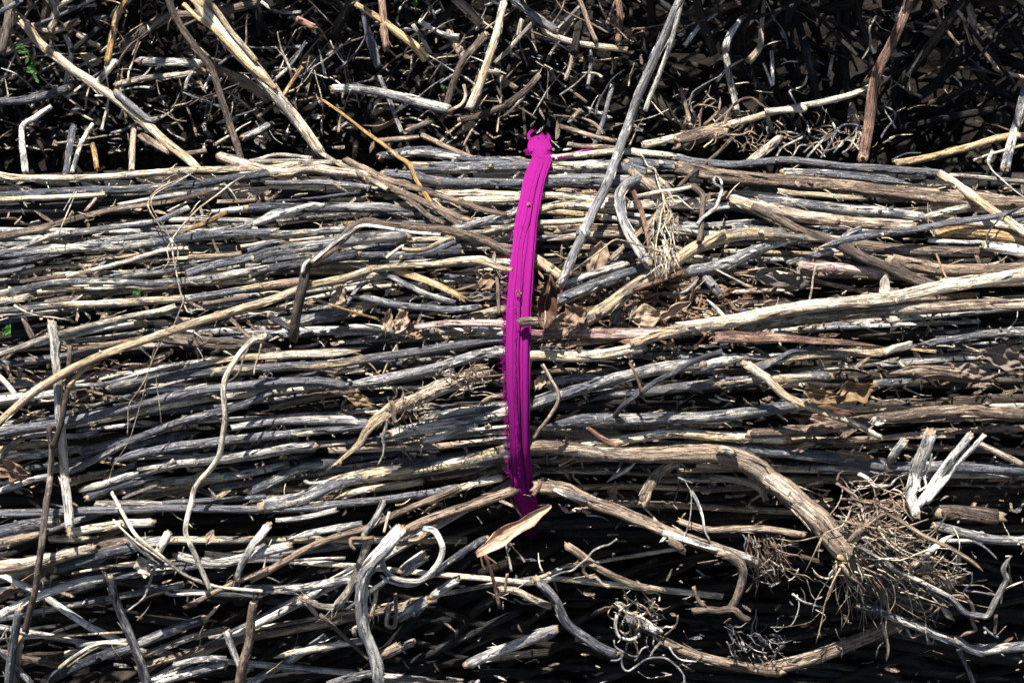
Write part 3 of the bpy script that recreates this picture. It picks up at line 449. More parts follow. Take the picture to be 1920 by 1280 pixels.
STICKS += r'''
twig w 68 h22 n | E 365,30 385,150 388,250 400,330 408,430 412,520 415,620 425,720 435,820 442,900 450,1000 455,1120 470,1230 J 455,140 462,235 | upright pale twig with a frayed foot at the left
+frayed_fibres s 50-16 h22 y1 n | J 458,210 462,270 468,300
stem k 34-46 h26 n | E 495,185 490,280 485,400 470,520 450,640 430,740 400,830 375,890 | dark forked twig leaning against the upright pale one
+splintered_tip o 40 h27 y1 n | E 480,470 530,410 580,350 632,330
twig k 44-56 h24 n | E 345,755 350,830 365,900 362,1000 355,1100 345,1200 J 312,60 298,180 285,300 270,420 258,500 246,600 225,700 195,820 170,930 | long dark brown twig standing at the lower left with nodes
twig w 54 h2 | E -30,565 80,550 250,540 380,518 | white stick end at the left edge behind the diagonal pole
twig w 28 h2 | E 530,460 640,455 750,448 900,402 1100,345 1300,308 1400,288 | thin white twig right of the diagonal pole's lower part
twig m 66 h6 | E 790,480 860,452 1050,420 1200,398 1300,385 1450,370 1600,352 1882,335 G 120,335 300,322 480,325 600,305 720,285 860,265 1000,248 1100,225 1200,212 1350,190 1500,168 1640,142 1770,125 H 40,130 | long mottled stick running from the lower left up to the ribbon
twig m 74 h7 | E -30,800 100,775 200,760 350,740 470,722 600,695 750,660 880,628 1000,602 1100,570 1200,548 1300,522 1400,500 1600,480 1882,448 G 120,440 300,438 480,430 620,465 | long grey and cream stick passing under the withered zigzag stem
twig w 74 h9 p0 | G 590,462 680,455 780,440 900,418 1000,400 1120,375 1250,345 1400,295 1500,262 1620,225 1760,225 | white stick with a rounded tip running up to the ribbon
twig b 42 h3 | E 565,212 680,188 800,168 1000,128 | short tan stick above the diagonal pole's middle
twig k 92 h2 | E 1160,120 1300,150 1400,160 1500,170 1700,172 1882,205 G 120,215 | thick shaded brown stick below the diagonal pole's upper end
reed s 36-84 h8 f p0 p1 | E 1230,358 1400,318 1500,295 1700,262 1882,245 G 60,255 200,245 350,238 500,235 620,225 740,215 | peach coloured flat reed sheath above the long mottled stick
twig g 56 h5 | E 500,1065 600,1015 700,968 800,910 900,862 1020,812 1150,762 1280,715 1400,680 1500,655 1600,635 1700,600 1882,530 G 100,510 | grey stick passing under the zigzag stem at its second bend
twig g 78 h2 | E 595,930 680,905 760,890 860,860 960,838 | bluish grey rounded stick end in the left middle
twig w 44 h3 | E 1040,505 1150,495 1300,482 1460,455 | fuzzy pale stick above the long grey and cream one
twig d 62 h1 p1 | E 940,885 1020,862 1100,848 1250,820 1420,785 | dark grey stick with tapered end under the thin fibres
twig m 66 h6 p0 | E 780,1015 860,975 950,940 1100,915 1250,890 1380,878 1500,868 1650,840 1882,818 G 150,812 300,792 400,785 500,772 640,752 810,738 | cream and blue stick ending under the peeled root's fibres
twig g 62-82 h7 | E 595,1195 700,1168 800,1140 900,1108 1000,1078 1120,1045 1200,1025 1260,1000 1400,998 1520,985 1650,968 1882,932 G 130,918 250,905 400,890 | sooty grey stick ending in a frayed tip left of centre
+side_branch g 40 h9 n | E 975,1052 1080,1042 1170,1030 1230,990
twig d 76 h4 p1 | E 630,1250 760,1200 900,1152 1020,1125 1160,1098 | thick black mouldy stick below the sooty grey one
twig s 28 h2 p1 | E 870,1258 980,1210 1140,1152 | thin straw sliver below the thick black mouldy stick
twig w 44-82 h6 | E 1640,758 1760,740 1882,722 G 60,722 150,720 280,712 420,705 600,708 810,722 | bright white stick ending at the peeled root's fibres
twig s 46 h1 | E -30,912 120,892 230,882 340,868 | straw stick at the left edge behind the dark brown twig
twig g 62 h2 | E 30,975 150,955 280,940 400,928 545,910 | fat grey stick behind the dark brown and upright twigs
twig g 38 h0 | E 130,835 250,812 330,795 480,825 600,808 690,792 | thin grey stick above the fat grey one at the left
stem s 40 h30 n | G 60,105 E 1860,125 1800,135 1750,175 1700,230 1650,300 1615,360 1585,430 1578,520 1585,600 1590,700 1580,780 1568,860 1555,930 1535,980 1480,1060 1430,1110 1385,1170 1350,1260 J 1290,10 1275,80 1245,200 1240,290 1280,380 1320,470 1355,550 1385,620 1402,660 | long withered zigzag stem hanging down the left middle
+split_strand s 16 h32 n | E 1750,200 1715,270 1700,340 1660,400 1610,435
+split_strand s 14 h30 n | E 1845,170 1825,250 1800,330 1790,385
twig w 48 h3 | E -30,1215 80,1178 200,1132 340,1098 | pale stick at the left edge under the curled brown leaf
twig s 56 h0 | E 470,1155 560,1125 650,1098 730,1085 | yellowish stick end right of the upright twig's lower part
twig s 44 h4 | E -20,1020 30,930 70,880 150,835 | thin straw twig slanting at the left edge by the curled leaf
twig g 40 h1 | E 735,1112 820,1072 960,1015 | short grey stick in the dark gap at left middle
twig g 46 h1 | E 440,1010 540,988 640,962 | short grey stick right of the upright twig's middle
twig b 44 h1 | E 170,-10 200,60 235,130 | pale stub sticking up near the left edge by the green sprout
twig w 40 h-2 | E -20,380 50,450 110,525 | pale slanting stub at the left edge above the white stick end
twig b 34 h3 | E 1630,-5 1700,65 1770,130 | small brown twig right of the diagonal pole's upper end
root b 128-80 h22 n p0 rr | G 1675,355 1600,372 1500,402 1400,440 1300,475 1200,525 1100,570 1000,605 940,640 | peeled fibrous root end lying left of the ribbon
+frayed_fibres s 92-14 h24 f y1 n | G 950,630 880,685 820,735 770,800 740,860 700,900 650,945 590,995 530,1042
+frayed_fibres s 34-9 h24 n | G 925,690 915,760 895,830 905,890 895,950 858,1025
+rootlet b 14 h26 n | G 1455,425 1485,455 1470,505 1405,535
+rootlet b 34 h26 n | G 955,575 975,630 975,700 990,725
twig g 60 h4 | G 1190,695 1300,668 1400,650 1500,632 1600,622 1690,612 1800,598 | grey stick entering the ribbon's left side beside the peeled root
twig g 92 h6 | G 980,795 1080,772 1200,750 1350,728 1500,705 1650,675 1800,640 | thick spotted grey stick entering the ribbon's left side
+side_branch w 46 h9 y0 n | G 1185,855 1280,835 1370,802 1460,765 1560,735
twig d 74 h5 | G -40,1210 60,1172 150,1122 230,1075 310,1035 400,1002 480,992 570,1008 | curved charcoal stick under the peeled root's fibres
twig m 96 h8 | K 70,98 200,75 320,55 G 400,1235 500,1175 560,1140 650,1115 750,1095 850,1085 960,1078 1100,1072 1200,1050 1300,1028 1400,1010 1500,985 1650,955 1810,915 H 60,895 | big yellow and blue stick rising to the ribbon's lower left
twig s 54 h3 p0 | G 545,1262 620,1235 700,1212 820,1185 950,1170 1160,1138 | yellow stick tucked under the big yellow and blue one
twig g 38 h4 | G -40,1268 80,1255 180,1248 310,1235 | grey twig joining the big yellow and blue stick's left end
twig w 32 h10 n | G 345,1135 380,1152 450,1148 520,1132 590,1105 | small hooked pale twig above the big yellow and blue stick
twig s 52 h5 | G 1230,1278 1310,1240 1400,1200 1480,1172 1560,1148 1730,1115 | pale tapering stick lower left of the ribbon
twig b 72 h6 | K 940,300 1050,235 1180,180 1300,145 1450,90 1550,60 1640,30 1730,-5 | tan fibrous stick running up to the ribbon's bottom left
twig d 36 h-3 | G 640,900 800,845 1000,808 1160,790 | thin dark stick in the shade under the peeled root
twig k 64 h-4 | G 120,610 300,560 500,520 700,500 | shaded brown stick in the dark gap left of the peeled root
twig w 34 h4 p1 | G -30,545 60,520 110,518 | pale stick tip in the dark gap left of centre
twig s 32 h4 p0 | G 1565,600 1620,560 1680,530 1740,535 | straw husk splinter beside the ribbon below the peeled root
twig g 94 h8 | H 60,620 150,592 230,572 320,540 420,505 500,478 580,452 660,428 780,402 900,378 1000,352 1100,328 1200,312 1310,312 | thick striped grey stick rising right of the ribbon
twig g 62 h4 | H 260,440 340,420 420,408 520,398 640,392 | brown grey stick end above the thick striped grey stick
twig m 76 h7 p1 | H 1320,345 1400,305 1500,278 1600,262 1700,258 1760,265 | mottled tan stick with tapered tip right of the slanting grey twig
twig d 44 h22 n | H 715,700,8 745,650,14 790,600,20 850,555,24 910,510,26 1000,445,26 1080,400,24 1180,350,22 1280,295,20 1380,255,20 1480,222,18 | slanting grey brown twig with kink right of the ribbon
+side_branch r 24 h28 n | H 830,300,26 860,355,28 880,405,28 900,460,28 908,515,28
twig m 72 h5 p0 | H 540,575 600,548 670,522 760,508 860,495 960,520 1020,500 1090,478 1200,468 1300,458 1400,450 1500,440 1600,432 1700,420 1800,412 1882,405 I 120,415 250,410 380,405 500,398 | long pale yellow and grey stick with tapered left tip right of the ribbon
twig g 92 h7 p0 | H 220,752 300,728 400,712 500,702 600,695 720,698 800,702 900,695 1000,690 1150,692 1300,690 1450,685 1600,662 1750,635 1882,608 I 60,640 150,620 250,600 330,585 | thick blue grey and white stick with tapered left tip
twig s 76 h6 | H 500,875 600,862 720,862 840,838 950,812 1050,800 1150,792 1280,802 1400,818 1550,818 1700,815 1882,818 I 80,835 190,838 | yellow cream stick above the big uprooted stem
twig b 84-104 h7 | I -40,795 80,788 200,792 320,788 420,778 500,762 600,735 700,712 800,702 900,700 1000,680 1120,660 1280,650 1500,652 1700,658 1920,668 | smooth brown stick curving to the right edge in the lower right
stem b 30 h30 n | H 215,315 250,375 285,435 318,495 330,545 320,590 290,640 240,715 190,775 155,832 | crooked thin tan twig just right of the ribbon
twig r 46 h9 n | H 525,745 580,790 640,835 690,865 745,892 | short red brown twig pointing at the big uprooted stem
twig g 86 h5 | H 1400,905 1550,908 1700,915 1882,925 I 60,930 180,935 300,942 450,962 600,985 750,1012 900,1035 1050,1042 1200,1038 1400,1040 1600,1048 1920,1062 | long grey cream stick crossing behind the bleached split stems
stem b 78 h12 n | L 880,70 900,20 H 930,1240 970,1170 1010,1100 1060,1055 1110,1025 1160,1008 | short forked branch rising from the pale broken pole
twig w 40 h2 p0 p1 n | H 665,1145 720,1105 770,1078 830,1040 880,1000 | pale pointed splinter in the dark gap right of the ribbon
twig r 32 h20 n | H 150,1232 180,1190 218,1135 | tiny orange brown twig stub by the ribbon's bottom
reed b 50 h0 f | H 1400,1108 1520,1118 1650,1140 1760,1180 1882,1248 I 60,1265 | curved shaded reed beneath the uprooted stem
stem b 96-216 h14 n rr | H 100,895 230,890 380,902 520,918 640,938 800,945 950,945 1100,942 1250,938 1400,938 1500,952 1600,982 1700,1025 I 80,1122 180,1190 M 310,110 400,195 480,290 560,370 640,450 690,495 | big uprooted brown stem curving down to its root end
+torn_wood o 100-60 h24 f n | M 560,420 620,450 690,495 720,505
+torn_wood s 44 h30 f n | I 60,1110 130,1160 220,1225
+stub_knot s 62 h24 n | H 1480,915 1520,925 1550,945
pole b 105-74 h16 n | H 205,1180 300,1185 400,1200 500,1228 L 420,22 560,85 700,128 800,172 900,212 1000,258 1120,302 1250,345 1350,378 1450,412 1530,440 1605,468 | pale broken pole slanting down right from the ribbon's bottom
+peeled_wood w 44 h22 f n | H 300,1195 400,1235 520,1265
+peeled_wood w 42 h22 f n | L 1010,278 1150,322 1300,372 1440,405 1600,450
+hooked_root b 78-52 h40 n | L 1420,418 1480,442 1525,485 1540,540 1535,600 1515,670 1485,740 1450,785
+hooked_root b 46 h44 n | L 1575,855 1530,835 1490,795 1440,785 1380,795 1300,788 1210,800
+hooked_root b 28 h44 n | L 1212,640 1230,700 1255,745 1290,770
+root_knot b 60 h20 n | L 1060,335 1100,360 1130,385
twig b 50 h12 | L 1130,202 1200,232 1280,262 1380,258 1500,248 1640,250 1778,252 M 60,250 140,262 210,275 290,292 | tan grey twig ending left of the big root end
@ sticks of the lower pile under the bundle
stem b 60-40 h14 n | L 370,370 430,408 500,460 560,505 620,540 700,575 780,610 860,635 940,648 1005,660 | tan brown twig with a frayed white tip below the pale pole
+hooked_peel b 30 h16 n | L 560,500 490,490 475,530 510,575 560,575 600,620 650,635
rootlet w 15 h18 n | L 260,575 330,545 400,530 450,490 500,450 540,400 600,370 650,355 700,318 | thin wavy white rootlet crossing the tan brown twig's tip
twig g 68 h34 n | L 175,600 225,650 280,710 320,790 365,880 430,935 500,985 570,1035 620,1060 680,1085 | grey stick leaning in front of the ribbon's shaded tail
twig w 76 h12 | K 1430,1152 1530,1100 1620,1055 1778,1005 L 60,1020 150,975 275,928 | white peeled stick meeting the shaded ribbon tail at bottom
twig b 50 h6 | K 1640,655 1778,668 L 90,705 160,735 245,765 | dull tan stick left of the shaded ribbon tail
twig b 78 h4 | L 1000,990 1080,1040 1150,1082 1250,1112 1350,1130 1450,1150 1550,1172 1778,1200 | dappled tan log at the bottom right of centre
pole b 96 h0 | M 60,1190 150,1172 250,1148 400,1105 500,1065 600,1030 700,990 800,945 950,880 | shaded stout branch rising to the right at the bottom right
twig m 58 h6 | J -30,150 120,150 250,145 430,145 520,138 600,130 750,128 900,125 1020,118 1100,112 1300,118 1500,122 1778,128 K 100,122 220,118 320,115 430,105 560,85 700,70 850,62 1000,32 1200,12 1340,-20 | long smooth pale stick across the lower left with a round bud
twig s 46 h3 | J 640,88 760,85 880,82 1000,85 1110,92 | cream stick end above the long smooth pale stick
twig g 38 h5 | J 1090,82 1200,75 1400,62 1600,50 1778,42 K 60,40 | bluish grey twig along the long smooth pale stick
twig s 62 h3 | J 480,275 560,262 640,248 740,232 820,222 920,215 1010,210 | tan stick right of the upright twig's frayed foot
twig b 56 h0 | J -30,345 100,325 250,290 | brown stick at the left edge below the blue grey one
twig g 84 h3 | J -30,282 80,250 200,225 360,205 | blue grey stick end at the left edge behind the dark brown twig
twig d 82 h8 | J 400,510 480,485 560,462 700,418 820,388 900,365 980,345 1070,335 | bluish black stick with a cream left end at lower left
twig b 100-70 h9 | J -30,512 60,510 150,500 250,480 350,452 430,425 520,405 610,385 | thick tan and cream stick end at the left edge low down
twig w 60 h5 | J -30,850 60,790 190,728 320,680 440,638 560,600 680,582 | white stick slanting up from the left edge low down
twig b 68 h2 o0 | J 680,365 760,350 860,335 | hollow stub end lying behind the bluish black stick
stem s 26 h24 n | J 745,10 790,90 830,170 900,285 970,350 1050,415 1130,480 1210,545 1290,585 1370,615 1450,638 1550,650 1778,662 K 40,668 | long frayed thin straw stem drooping across the lower left
+split_strand s 14 h25 n | J 755,190 830,270 920,350 1010,410 1080,460
twig g 50 h22 p0 | J 825,285 900,355 960,400 1030,455 1075,495 | blue grey splinter beside the drooping straw stem
twig s 54 h20 | J 1120,285 1090,345 1065,395 1030,450 | cream stub end sticking up behind the blue grey splinter
strip w 26-10 h18 f n | J 1040,480 1010,570 985,650 950,720 850,800 | torn white strip hanging below the cream stub
twig w 70 h8 | J 1190,435 1260,460 1350,482 1450,490 1530,482 1620,445 1700,420 1778,412 K 60,410 130,385 210,370 | white knobbly stick across the zigzag stem's foot
stem w 64-44 h16 y1 n | J 1778,245 1730,310 1690,350 1650,420 1610,490 1575,590 | pale frayed stem with dark top right of the zigzag stem
stem d 58-74 h18 n | J 735,585 755,660 770,720 800,800 830,870 870,960 900,1040 940,1140 990,1290 | dark slanting stick with splintered top at bottom left
+frayed_fibres d 36 h20 y1 n | J 760,700 740,630 720,590
twig d 72 h4 | J 320,1255 420,1205 500,1168 600,1128 700,1088 790,1062 870,1048 930,1015 1040,970 1150,922 1250,885 1350,855 | long dark grey stick behind the dark slanting stick
twig s 48 h3 | J 990,1085 1090,1045 1180,1010 1300,965 1390,945 1490,928 | pale stick right of the dark slanting stick
twig w 60 h3 | J 1040,1275 1180,1230 1300,1200 1400,1172 1490,1155 | pale tan stick at the bottom edge left
stem b 62-72 h22 n | J 1685,752 1675,820 1668,900 1662,1000 1640,1080 1618,1160 1595,1290 | upright pinkish brown twig at the bottom left of centre
stem w 54-36 h20 n | J 1508,935 1535,1010 1560,1080 1595,1160 1630,1250 | frayed white strip leaning by the upright pinkish twig
twig g 58 h20 n | J 132,795 112,880 95,980 80,1080 58,1290 | grey blue upright twig at the bottom left corner
twig d 48 h16 | J -30,1050 50,1120 120,1185 215,1290 | dark slanting twig in the bottom left corner
twig b 56 h12 n | J 130,1000 118,1130 105,1290 | brown upright stub behind the bottom left corner twigs
straw s 24 h14 n | J 395,1180 470,1120 550,1068 620,1030 700,1012 850,1022 | thin bent straw at the bottom left
+split_strand s 16 h14 n | J 450,1170 560,1090 660,1035
twig w 32 h3 | J 510,1032 650,1015 840,998 | thin white stick behind the bent straw at bottom left
twig b 38 h2 | J 440,1080 540,1062 640,1045 | short brown stick behind the bent straw
twig b 40 h14 | J 1235,772 1320,735 1400,690 1500,645 1600,598 1778,520 | brown twig rising right from the zigzag stem's foot
twig w 28 h12 n | J 1105,678 1150,692 1250,688 1390,682 | wrinkled white twig left of the zigzag stem's foot
twig w 44 h5 | J 1165,1155 1260,1138 1350,1112 1510,1110 | small white stick left of the upright pinkish twig
twig s 24 h6 p1 n | J 1375,852 1420,805 1465,755 | tiny straw slip above the dark grey stick's end
stem w 112-88 h34 n rr | K 950,270 900,325 850,395 790,455 745,520 715,590 708,680 705,770 712,860 730,950 760,1020 790,1090 810,1180 822,1290 | gnarled pale root trunk standing at bottom left of centre
+side_stub b 62 h22 n | K 840,1090 890,1065 940,1035
+bark_flake s 34 h30 f n | K 660,960 655,920 690,900
strip w 48-40 h34 f n | K 1125,255 1180,262 1220,310 1245,380 1235,440 1205,500 1150,560 1090,595 1020,600 950,592 890,560 850,505 835,440 840,380 | curled loop of peeled white bark beside the gnarled root
+split_strand w 24 h32 f n | K 835,560 880,600 960,625 1040,630 1110,600 1190,540 1280,475
twig s 60 h20 y1 n | K 745,340 720,420 690,500 660,580 625,650 590,700 545,752 | straw coloured twig leaning left of the gnarled root
twig g 64 h8 | K -60,655 60,650 150,655 250,655 350,640 430,622 510,608 640,592 | grey stick ending at the leaning straw coloured twig
twig b 46 h10 | K -30,590 80,535 200,462 330,385 420,352 500,318 570,290 640,278 720,255 800,215 900,170 980,135 1050,105 1180,50 1340,-20 | long thin brown twig curving up to the lower right bundle edge
twig w 46 h6 p0 | K 210,322 300,298 400,272 500,255 700,222 | pale pointed stick above the long thin brown twig
twig g 50 h14 n | K 725,290 760,235 800,175 825,130 845,80 | short grey twig standing above the gnarled root
twig w 38 h7 | K 135,198 220,190 300,182 390,162 450,145 530,128 | white forked twig under the long smooth pale stick
twig b 22 h20 n | K 855,275 870,210 888,140 | tiny tan twig sticking up by the gnarled root's top
tendril b 26 h28 n | K 780,310 720,318 660,315 630,325 635,365 660,388 | curled brown tendril at the gnarled root's top
twig b 42 h24 n | K 660,345 720,335 790,325 | short wrapped root stub at the gnarled root's top
twig g 50 h10 | K 1200,545 1270,485 1330,445 1400,398 1470,340 1535,318 | grey stick with torn white tip left of the peach reed leaf
twig w 86 h8 | K 990,530 1040,490 1110,440 | short thick pale stub inside the curled bark loop
twig w 82 h10 | K 950,835 1010,805 1060,775 1125,738 | thick pale stub end below the curled bark loop
twig w 62 h6 | K 1190,695 1260,645 1335,590 | pale stub right of the curled bark loop
twig s 50 h6 p0 | K 115,1112 220,1085 350,1058 450,1042 560,1022 700,1002 | pale cream stick at the bottom left of the gnarled root
twig k 32 h8 | K 430,825 520,905 600,985 680,1050 755,1122 | dark thin stick slanting down to the gnarled root
blade p 30-44 h14 f p1 n | K 290,705 350,760 400,820 430,880 | dull reddish dry blade left of the gnarled root
twig w 60 h6 | K 490,1290 600,1250 700,1220 800,1205 | white stick at the bottom edge left of the gnarled root's foot
twig b 36 h6 | K 860,1268 1000,1272 1200,1278 1370,1282 | thin tan stick along the bottom edge right of the gnarled root
twig g 38 h20 | K 610,785 690,725 780,665 880,592 | thin grey brown twig propped on the gnarled root
stem s 44 h16 y0 n | K 340,730 420,765 500,775 600,768 | yellow shredded stalk lying left of the gnarled root
twig r 28 h22 n | K 1530,430 1555,500 1585,600 1605,690 1625,775 | thin dark red stalk hanging below the peach reed leaf
+side_branch r 16 h22 n | K 1500,425 1510,490 1530,530
+side_branch r 14 h22 n | K 1540,440 1580,465 1610,490
straw s 34 h18 y1 n | K 805,640 795,720 780,790 770,840 | shredded straw strip hanging right of the gnarled root
straw s 30 h18 n | K 890,755 880,820 870,890 920,905 935,820 930,690 | bent straw strip below the curled bark loop
twig g 56 h-4 | K 880,1090 960,1050 1040,1010 | shaded stub at the gnarled root's right side
twig r 22 h16 n p1 | K 1675,555 1665,620 1660,690 | tiny reddish husk near the thin dark red stalk
twig b 44 h18 n | K 930,345 1020,335 1090,318 1135,270 | short bent root beneath the curled bark's start
twig c 66-46 h22 n | H 1660,318 1740,375 1810,430 1882,482 I 60,405 120,470 190,535 260,570 340,602 420,635 500,668 580,690 660,720 730,755 800,790 870,828 | straight pale peeled twig slanting across the right middle
reed s 62 h10 f | I -60,345 60,315 150,275 250,252 380,242 500,235 620,225 750,232 860,240 930,205 1000,192 1070,180 | split straw reed with a torn peach end at right middle
+torn_flap s 60 h14 f n | I 900,230 960,200 1040,185 1085,170
twig g 38 h12 n | I -30,365 60,325 150,270 240,222 330,208 410,202 | grey twig crossing the split straw reed's left end
twig g 60 h4 p0 | I 1110,178 1220,158 1350,140 1500,118 1620,95 1750,90 1920,92 | grey stick at the right edge below the dusty pinkish pole
twig b 92 h4 p0 p1 | I 910,378 1050,362 1200,358 1320,362 1450,380 1560,405 1665,435 | thick brown stick with white fungus dots beside crumpled leaves
twig g 58 h3 | I 840,445 920,440 1070,432 | grey stick end right of the amber crumpled leaf
stem w 100-78 h30 n | I 1215,815 1195,880 1165,950 1130,1020 1110,1100 1095,1190 M 1020,20 1040,90 1055,160 | bleached stem left of the split forked one
+hanging_fibres w 18 h32 n | I 1230,940 1215,1030 1180,1100 1190,1170 1140,1205
+hanging_fibres w 14 h32 n | I 1200,960 1170,1060 1140,1130 1150,1190
stem w 56-70 h30 n | I 1500,815 1440,890 1380,960 1320,1040 1270,1110 1220,1190 1160,1275 M 1040,110 | bleached stem split in two white prongs
+split_prong w 36-50 h31 n | I 1600,812 1540,880 1470,950 1400,1030 1340,1110 1270,1190 1200,1275
+joining_fibres w 12 h30 n | I 1480,860 1500,900 1440,940 1450,970 1390,1000
+joining_fibres w 12 h30 n | I 1400,960 1430,985 1370,1030 1380,1060 1320,1090
twig b 48 h6 | I 1555,870 1640,905 1720,950 1800,985 1870,1020 | tan twig slanting to the right edge behind the white prongs
twig w 66 h8 n | I 945,985 985,920 1030,860 | white tipped stub standing left of the bleached stem
twig b 36 h4 | I 865,832 980,815 1140,800 | short brown stick at the tip of the straight peeled twig
twig g 52 h8 | I 435,1050 560,1045 700,1055 840,1072 945,1085 | frayed grey stick above the root mass at right
block k 112 h14 n | M 1225,150 1320,148 1450,155 1580,170 | short chopped dark brown piece of wood at the right
twig r 82 h6 | M 740,105 850,95 1010,110 | reddish slab of wood behind the bleached stem's foot
twig w 64 h18 | M 1195,232 1280,252 1380,275 1450,310 1540,322 1640,322 1800,335 | bright white twig reaching the right edge under the chopped wood
+side_branch w 34 h16 n | M 1265,332 1370,332 1490,330
stem g 60-74 h20 n | M 690,765 760,780 830,802 900,838 980,872 1100,920 1200,960 1280,985 1340,1010 1400,1045 1480,1062 1580,1052 1800,1035 | grey white branch under the root mass reaching the right edge
+broken_top d 60 h18 n | M 708,560 700,640 710,700 715,770
+root_knot w 56 h22 n | M 1330,990 1400,1040 1490,1075
twig g 34 h10 n | M 1345,1060 1385,1140 1410,1200 1445,1290 | thin grey twig hanging at the bottom right
twig k 34 h6 | M 295,435 360,455 435,482 | short dark stick left of the big root end
twig b 28 h14 n | M 1590,830 1588,890 1580,955 | small upright stub at the lower right edge
+side_branch w 20 h14 n | M 1510,905 1550,945 1605,975
'''
